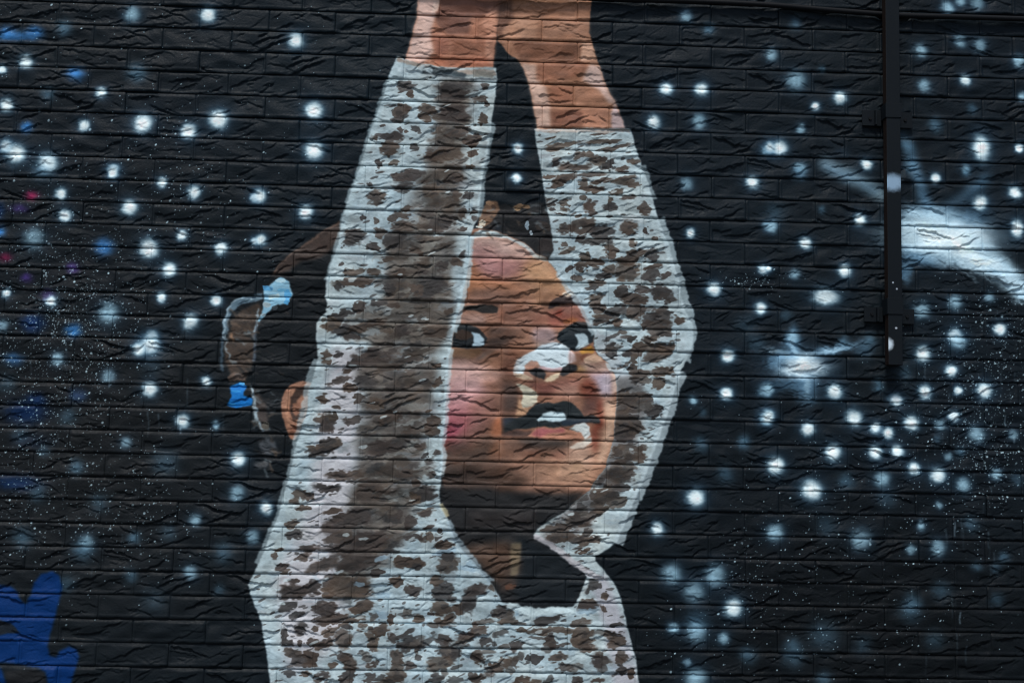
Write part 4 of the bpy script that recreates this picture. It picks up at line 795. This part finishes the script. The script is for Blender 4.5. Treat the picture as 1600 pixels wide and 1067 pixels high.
Lb, Hb = MOD_L - PERP, MOD_H - BED
def relief(u, v, r):
    """split-stone face: u, v in metres from the brick's centre; metres towards the viewer"""
    h = np.zeros_like(u)
    planes = []
    for _ in range(3):                       # broad tilted facets
        planes.append(r.normal() * 0.028 * (u - r.uniform(-.09, .09)) + r.normal() * 0.075 * (v - r.uniform(-.02, .02)) + r.uniform(0, .0012))
    h += np.minimum(np.minimum(planes[0], planes[1]), planes[2])
    h = np.clip(h, -0.0045, 0.0035)
    for _ in range(5):
        kx, kz, ph = r.uniform(20, 70), r.uniform(40, 120), r.uniform(0, 6.28)
        h += 0.00045 * np.sin(kx * u + kz * v * r.choice([-1, 1]) + ph)
    def jag(x, seed, cell):
        q = np.random.default_rng(seed); g_ = q.uniform(-1, 1, 64)
        t = (x + 0.2) / cell; i = np.floor(t).astype(int); f = t - i
        return g_[i % 64] * (1 - f) + g_[(i + 1) % 64] * f
    def crack(x0, x1, z0, sl, A, w):
        nonlocal h
        t = np.clip((u - x0) / (x1 - x0), 0, 1)
        sw = r.choice([.0022, .003, .0045, .0065])
        s1, s2, s3 = (int(q) for q in r.integers(1, 99999, 3))
        zc = z0 + sl * (u - x0) + 0.0055 * jag(u, s1, .026) + 0.0026 * jag(u, s2, .011) + 0.0012 * jag(u, s3, .005)
        amp = A * np.clip(np.sin(math.pi * t), 0, 1) ** 0.5 * (0.8 + 0.3 * jag(u, s2, .019))
        d = zc - v
        st = np.clip(d / sw + 0.5, 0, 1); st = st * st * (3 - 2 * st)
        h += -amp * st * np.exp(-np.clip(d, 0, None) / w) + 0.5 * amp * (1 - st) * np.exp(-np.clip(-d, 0, None) / (w * 1.3))
    gain = r.choice([.45, .75, 1.0, 1.0, 1.2])
    n_big = int(r.integers(2, 5))
    for i in range(n_big):
        ln = r.uniform(.05, .15); x0 = r.uniform(-Lb / 2 - .02, Lb / 2 - ln * .7)
        sl = r.choice([r.uniform(.18, .5), r.uniform(.18, .5), r.uniform(-.08, .12), r.uniform(-.4, -.15)])
        zm = (i + .5) / n_big * Hb - Hb / 2 + r.uniform(-.008, .008)
        crack(x0, x0 + ln, zm - sl * ln / 2, sl, gain * r.uniform(.0034, .0068), r.uniform(.007, .018))
    for i in range(int(r.integers(5, 9))):
        ln = r.uniform(.02, .065); x0 = r.uniform(-Lb / 2, Lb / 2 - ln)
        sl = r.choice([r.uniform(.2, .7), r.uniform(-.15, .2), r.uniform(-.5, -.1)])
        crack(x0, x0 + ln, r.uniform(-Hb / 2 + .008, Hb / 2 - .01) - sl * ln / 2, sl, gain * r.uniform(.0014, .0038), r.uniform(.004, .010))
    # margins: weathered top arris, soft ends, crisp lower arris
    dt = Hb / 2 - v; db = v + Hb / 2; de = Lb / 2 - np.abs(u)
    fade = np.clip(de / .010, .10, 1) * np.clip(dt / .010, 0.0, 1) * np.clip(.45 + db / .018, 0, 1)
    h = h * fade
    h -= 0.0048 * np.clip(1 - dt / .0095, 0, 1) ** 1.15
    h -= 0.0030 * np.clip(1 - de / .0042, 0, 1) ** 1.3
    chip = np.clip(jag(u, int(r.integers(1, 9999)), .014) - .25, 0, 1)
    h -= (0.0012 + .006 * chip) * np.clip(1 - db / (.0022 + .004 * chip), 0, 1)
    h += 0.0016 * np.clip(1 - np.abs(db - .007) / .007, 0, 1)
    return np.clip(h, -.0105, .0075)

def face_grid(nx, nz, seed):
    r = np.random.default_rng(1000 + seed)
    xs = np.linspace(-Lb / 2, Lb / 2, nx); zs = np.linspace(-Hb / 2, Hb / 2, nz)
    u, v = np.meshgrid(xs, zs)
    h = relief(u, v, r)
    V = np.stack([u, -h, v], -1).reshape(-1, 3)
    i = np.arange(nx * nz).reshape(nz, nx)
    Q = np.stack([i[:-1, :-1], i[:-1, 1:], i[1:, 1:], i[1:, :-1]], -1).reshape(-1, 4)
    ring = np.concatenate([i[0, :], i[1:, -1], i[-1, -2::-1], i[-2:0:-1, 0]])
    F = V[ring].copy(); B = F.copy(); B[:, 1] = 0.02
    n0 = len(V); m = len(ring); a = n0 + np.arange(m); b = n0 + m + np.arange(m)
    S = np.stack([a, b, np.roll(b, -1), np.roll(a, -1)], -1)
    return np.concatenate([V, F, B]), np.concatenate([Q, S])

NVAR = 56
fine = [face_grid(84, 27, s) for s in range(NVAR)]
coarse = [face_grid(47, 15, s) for s in range(NVAR)]
fine_me = [mesh_np('brick_face', V, Q, MURAL) for V, Q in fine]

def project(X, Z):
    P = np.stack([X, np.full_like(X, D), Z - EYE], -1) @ AX.T
    return 800 + F_PX * P[..., 0] / P[..., 2], 533.5 + F_PX * P[..., 1] / P[..., 2]

bricks = []
rb = np.random.default_rng(77)
zj0 = EYE + TOP_JOINT
k0 = -int((WALL_Z1 - zj0) / MOD_H); k1 = int(zj0 / MOD_H)
last = []
for k in range(k0, k1 + 1):
    zc = zj0 - MOD_H * (k - 0.5)
    if zc - Hb / 2 < 0: continue
    ph = 0.141 if k % 2 else 0.028
    n0 = math.ceil((WALL_X0 - ph) / MOD_L)
    js = [ph + MOD_L * i for i in range(n0, int((WALL_X1 - ph) / MOD_L) + 1)]
    js = [WALL_X0] + [j + rb.normal() * 0.0035 for j in js if WALL_X0 + .04 < j < WALL_X1 - .04] + [WALL_X1]
    row = []
    for a, b in zip(js[:-1], js[1:]):
        var = int(rb.integers(NVAR))
        while var in row[-3:] or var in last: var = int(rb.integers(NVAR))
        row.append(var)
        cx, sx = (a + b) / 2, (b - a - PERP) / Lb
        X = np.array([a, b, b, a]); Z = np.array([zc - Hb / 2, zc - Hb / 2, zc + Hb / 2, zc + Hb / 2])
        px, py = project(X, Z)
        w = max(0, min(1600, px.max()) - max(0, px.min())); hgt = max(0, min(1067, py.max()) - max(0, py.min()))
        bricks.append((w * hgt, cx, zc, sx, var, rb.normal() * .0007, rb.normal() * .004, rb.normal() * .006))
    last = row[-1:]
bricks.sort(key=lambda t: -t[0])
for (area, cx, zc, sx, var, dy, tx, tz) in bricks[:300]:
    o = put('brick', fine_me[var], wall, (cx, dy, zc))
    o.scale = (sx, 1, 1); o.rotation_euler = (tx, 0, tz)
Vs, Qs, off = [], [], 0
for (area, cx, zc, sx, var, dy, tx, tz) in bricks[300:]:
    V, Q = (fine if area > 0 else coarse)[var]
    W = V.copy(); W[:, 0] *= sx
    y = W[:, 1] * math.cos(tx) - W[:, 2] * math.sin(tx); z = W[:, 1] * math.sin(tx) + W[:, 2] * math.cos(tx)
    x = W[:, 0] * math.cos(tz) - y * math.sin(tz); y = W[:, 0] * math.sin(tz) + y * math.cos(tz)
    Vs.append(np.stack([x + cx, y + dy, z + zc], 1)); Qs.append(Q + off); off += len(V)
tag(put('brickwork', mesh_np('brickwork', np.concatenate(Vs), np.concatenate(Qs), MURAL), wall), kind='stuff')
del Vs, Qs

# ---------------------------------------------------------------- square conduit with two saddle brackets
DEPTH, GAP = 0.060, 0.025
xa, za = wall_at(1388.5, 570, DEPTH); xb, _ = wall_at(1410.8, 570, DEPTH)
xa, xb, za = float(xa), float(xb), float(za)
cxp, wp = (xa + xb) / 2, xb - xa
con = bpy.data.objects.new('conduit', None); COL.objects.link(con); con.location = (cxp, 0, za)
tag(con, 'square black metal conduit clamped upright to the wall beside the largest starburst', 'conduit')
bm = bmesh.new()
top = WALL_Z1 - za - .05
box_bm(bm, -wp / 2, wp / 2, -DEPTH, -GAP, 0.0, top, 0.0022)
bm.faces.ensure_lookup_table()
for f in bm.faces:
    c = f.calc_center_median()
    if f.normal.x < -0.9 or f.normal.z < -.9: f.material_index = 1
low = [f for f in bm.faces if f.normal.z < -0.9 and f.calc_area() > 1e-4]
r = bmesh.ops.inset_region(bm, faces=low, thickness=0.0025)
for f in low: f.material_index = 1
ex = bmesh.ops.extrude_discrete_faces(bm, faces=low)
for f in ex['faces']:
    for v in f.verts: v.co.z += 0.06
obj_bm('duct', bm, [DUCT, RUST], con)

def bracket(y_top, y_bot, fl_top, fl_bot, xl, xr, hole):
    _, zt = wall_at(1398, y_top, DEPTH); _, zb = wall_at(1398, y_bot, DEPTH)
    _, ft = wall_at(1362, fl_top, .01); _, fb = wall_at(1362, fl_bot, .01)
    X0, _ = wall_at(xl, fl_top, .01); X1, _ = wall_at(xr, fl_top, .01)
    hx, hz = wall_at(*hole, .01)
    X0, X1, hx = float(X0) - cxp, float(X1) - cxp, float(hx) - cxp
    zt, zb, ft, fb, hz = (float(q) - za for q in (zt, zb, ft, fb, hz))
    bm = bmesh.new()
    t = 0.003
    box_bm(bm, -wp / 2 - t, wp / 2 + t, -DEPTH - t, -DEPTH + .0005, zb, zt, .0008)          # strap over the front
    box_bm(bm, -wp / 2 - t, -wp / 2 + .0002, -DEPTH, -.0085, zb, zt, 0)                          # cheeks
    box_bm(bm, wp / 2 - .0002, wp / 2 + t, -DEPTH, -.0085, zb, zt, 0)
    box_bm(bm, X0, -wp / 2 - t * .5, -.0125, -.0075, fb, ft, .0008)                              # wall flanges
    box_bm(bm, wp / 2 + t * .5, X1, -.0125, -.0075, fb - .004, ft - .004, .0008)
    box_bm(bm, X0 + (-(wp / 2) - X0) * .62, X0 + (-(wp / 2) - X0) * .70, -.026, -.011, fb + .001, ft - .001, .0006)   # folded rib
    b = obj_bm('bracket', bm, DUCT, con)
    for (sx, sz) in ((hx, hz), ((X1 + wp / 2) / 2 + .004, (fb + ft) / 2 - .004)):
        bm = bmesh.new()
        bmesh.ops.create_cone(bm, cap_ends=True, segments=6, radius1=.0058, radius2=.0052, depth=.0045, matrix=Matrix.Translation((sx, -.0146, sz)) @ Matrix.Rotation(math.pi / 2, 4, 'X'))
        obj_bm('bolt', bm, BLACK, b)
bracket(162, 184, 173, 197, 1347, 1425, (1359, 186))
bracket(466, 491, 480, 503, 1350, 1428, (1362, 491))

# ---------------------------------------------------------------- sagging cable along the top
def tube(name, pts, rad, mat, seg=12):
    pts = [Vector(p) for p in pts]
    fine_p = []
    for i in range(len(pts) - 1):
        p0, p1, p2, p3 = pts[max(i - 1, 0)], pts[i], pts[i + 1], pts[min(i + 2, len(pts) - 1)]
        for j in range(8):
            t = j / 8
            fine_p.append(.5 * ((2 * p1) + (p2 - p0) * t + (2 * p0 - 5 * p1 + 4 * p2 - p3) * t * t + (3 * p1 - p0 - 3 * p2 + p3) * t ** 3))
    fine_p.append(pts[-1])
    V, Q = [], []
    for i, p in enumerate(fine_p):
        tg = (fine_p[min(i + 1, len(fine_p) - 1)] - fine_p[max(i - 1, 0)]).normalized()
        s = tg.cross(Vector((0, 1, 0))).normalized(); w = s.cross(tg)
        for q in range(seg):
            a = 2 * math.pi * q / seg
            V.append(tuple(p + s * (rad * math.cos(a)) + w * (rad * math.sin(a))))
    for i in range(len(fine_p) - 1):
        for q in range(seg):
            a, b = i * seg + q, i * seg + (q + 1) % seg
            Q.append((a, b, b + seg, a + seg))
    return put(name, mesh_np(name, np.array(V), np.array(Q), mat))
cp = []
for (x, y) in [(-300, -62), (100, -48), (450, -30), (700, -13), (800, -6), (925, -2), (1000, 1), (1100, 4), (1200, 9), (1300, 17.5), (1385, 24), (1420, 26), (1500, 28), (1600, 31), (1800, 36), (2000, 44)]:
    X, Z = wall_at(x, y - 1, .015); cp.append((float(X), -.0145, float(Z)))
tag(tube('cable', cp, .0092, BLACK), 'black cable strung across the top of the wall, passing behind the conduit', 'cable')
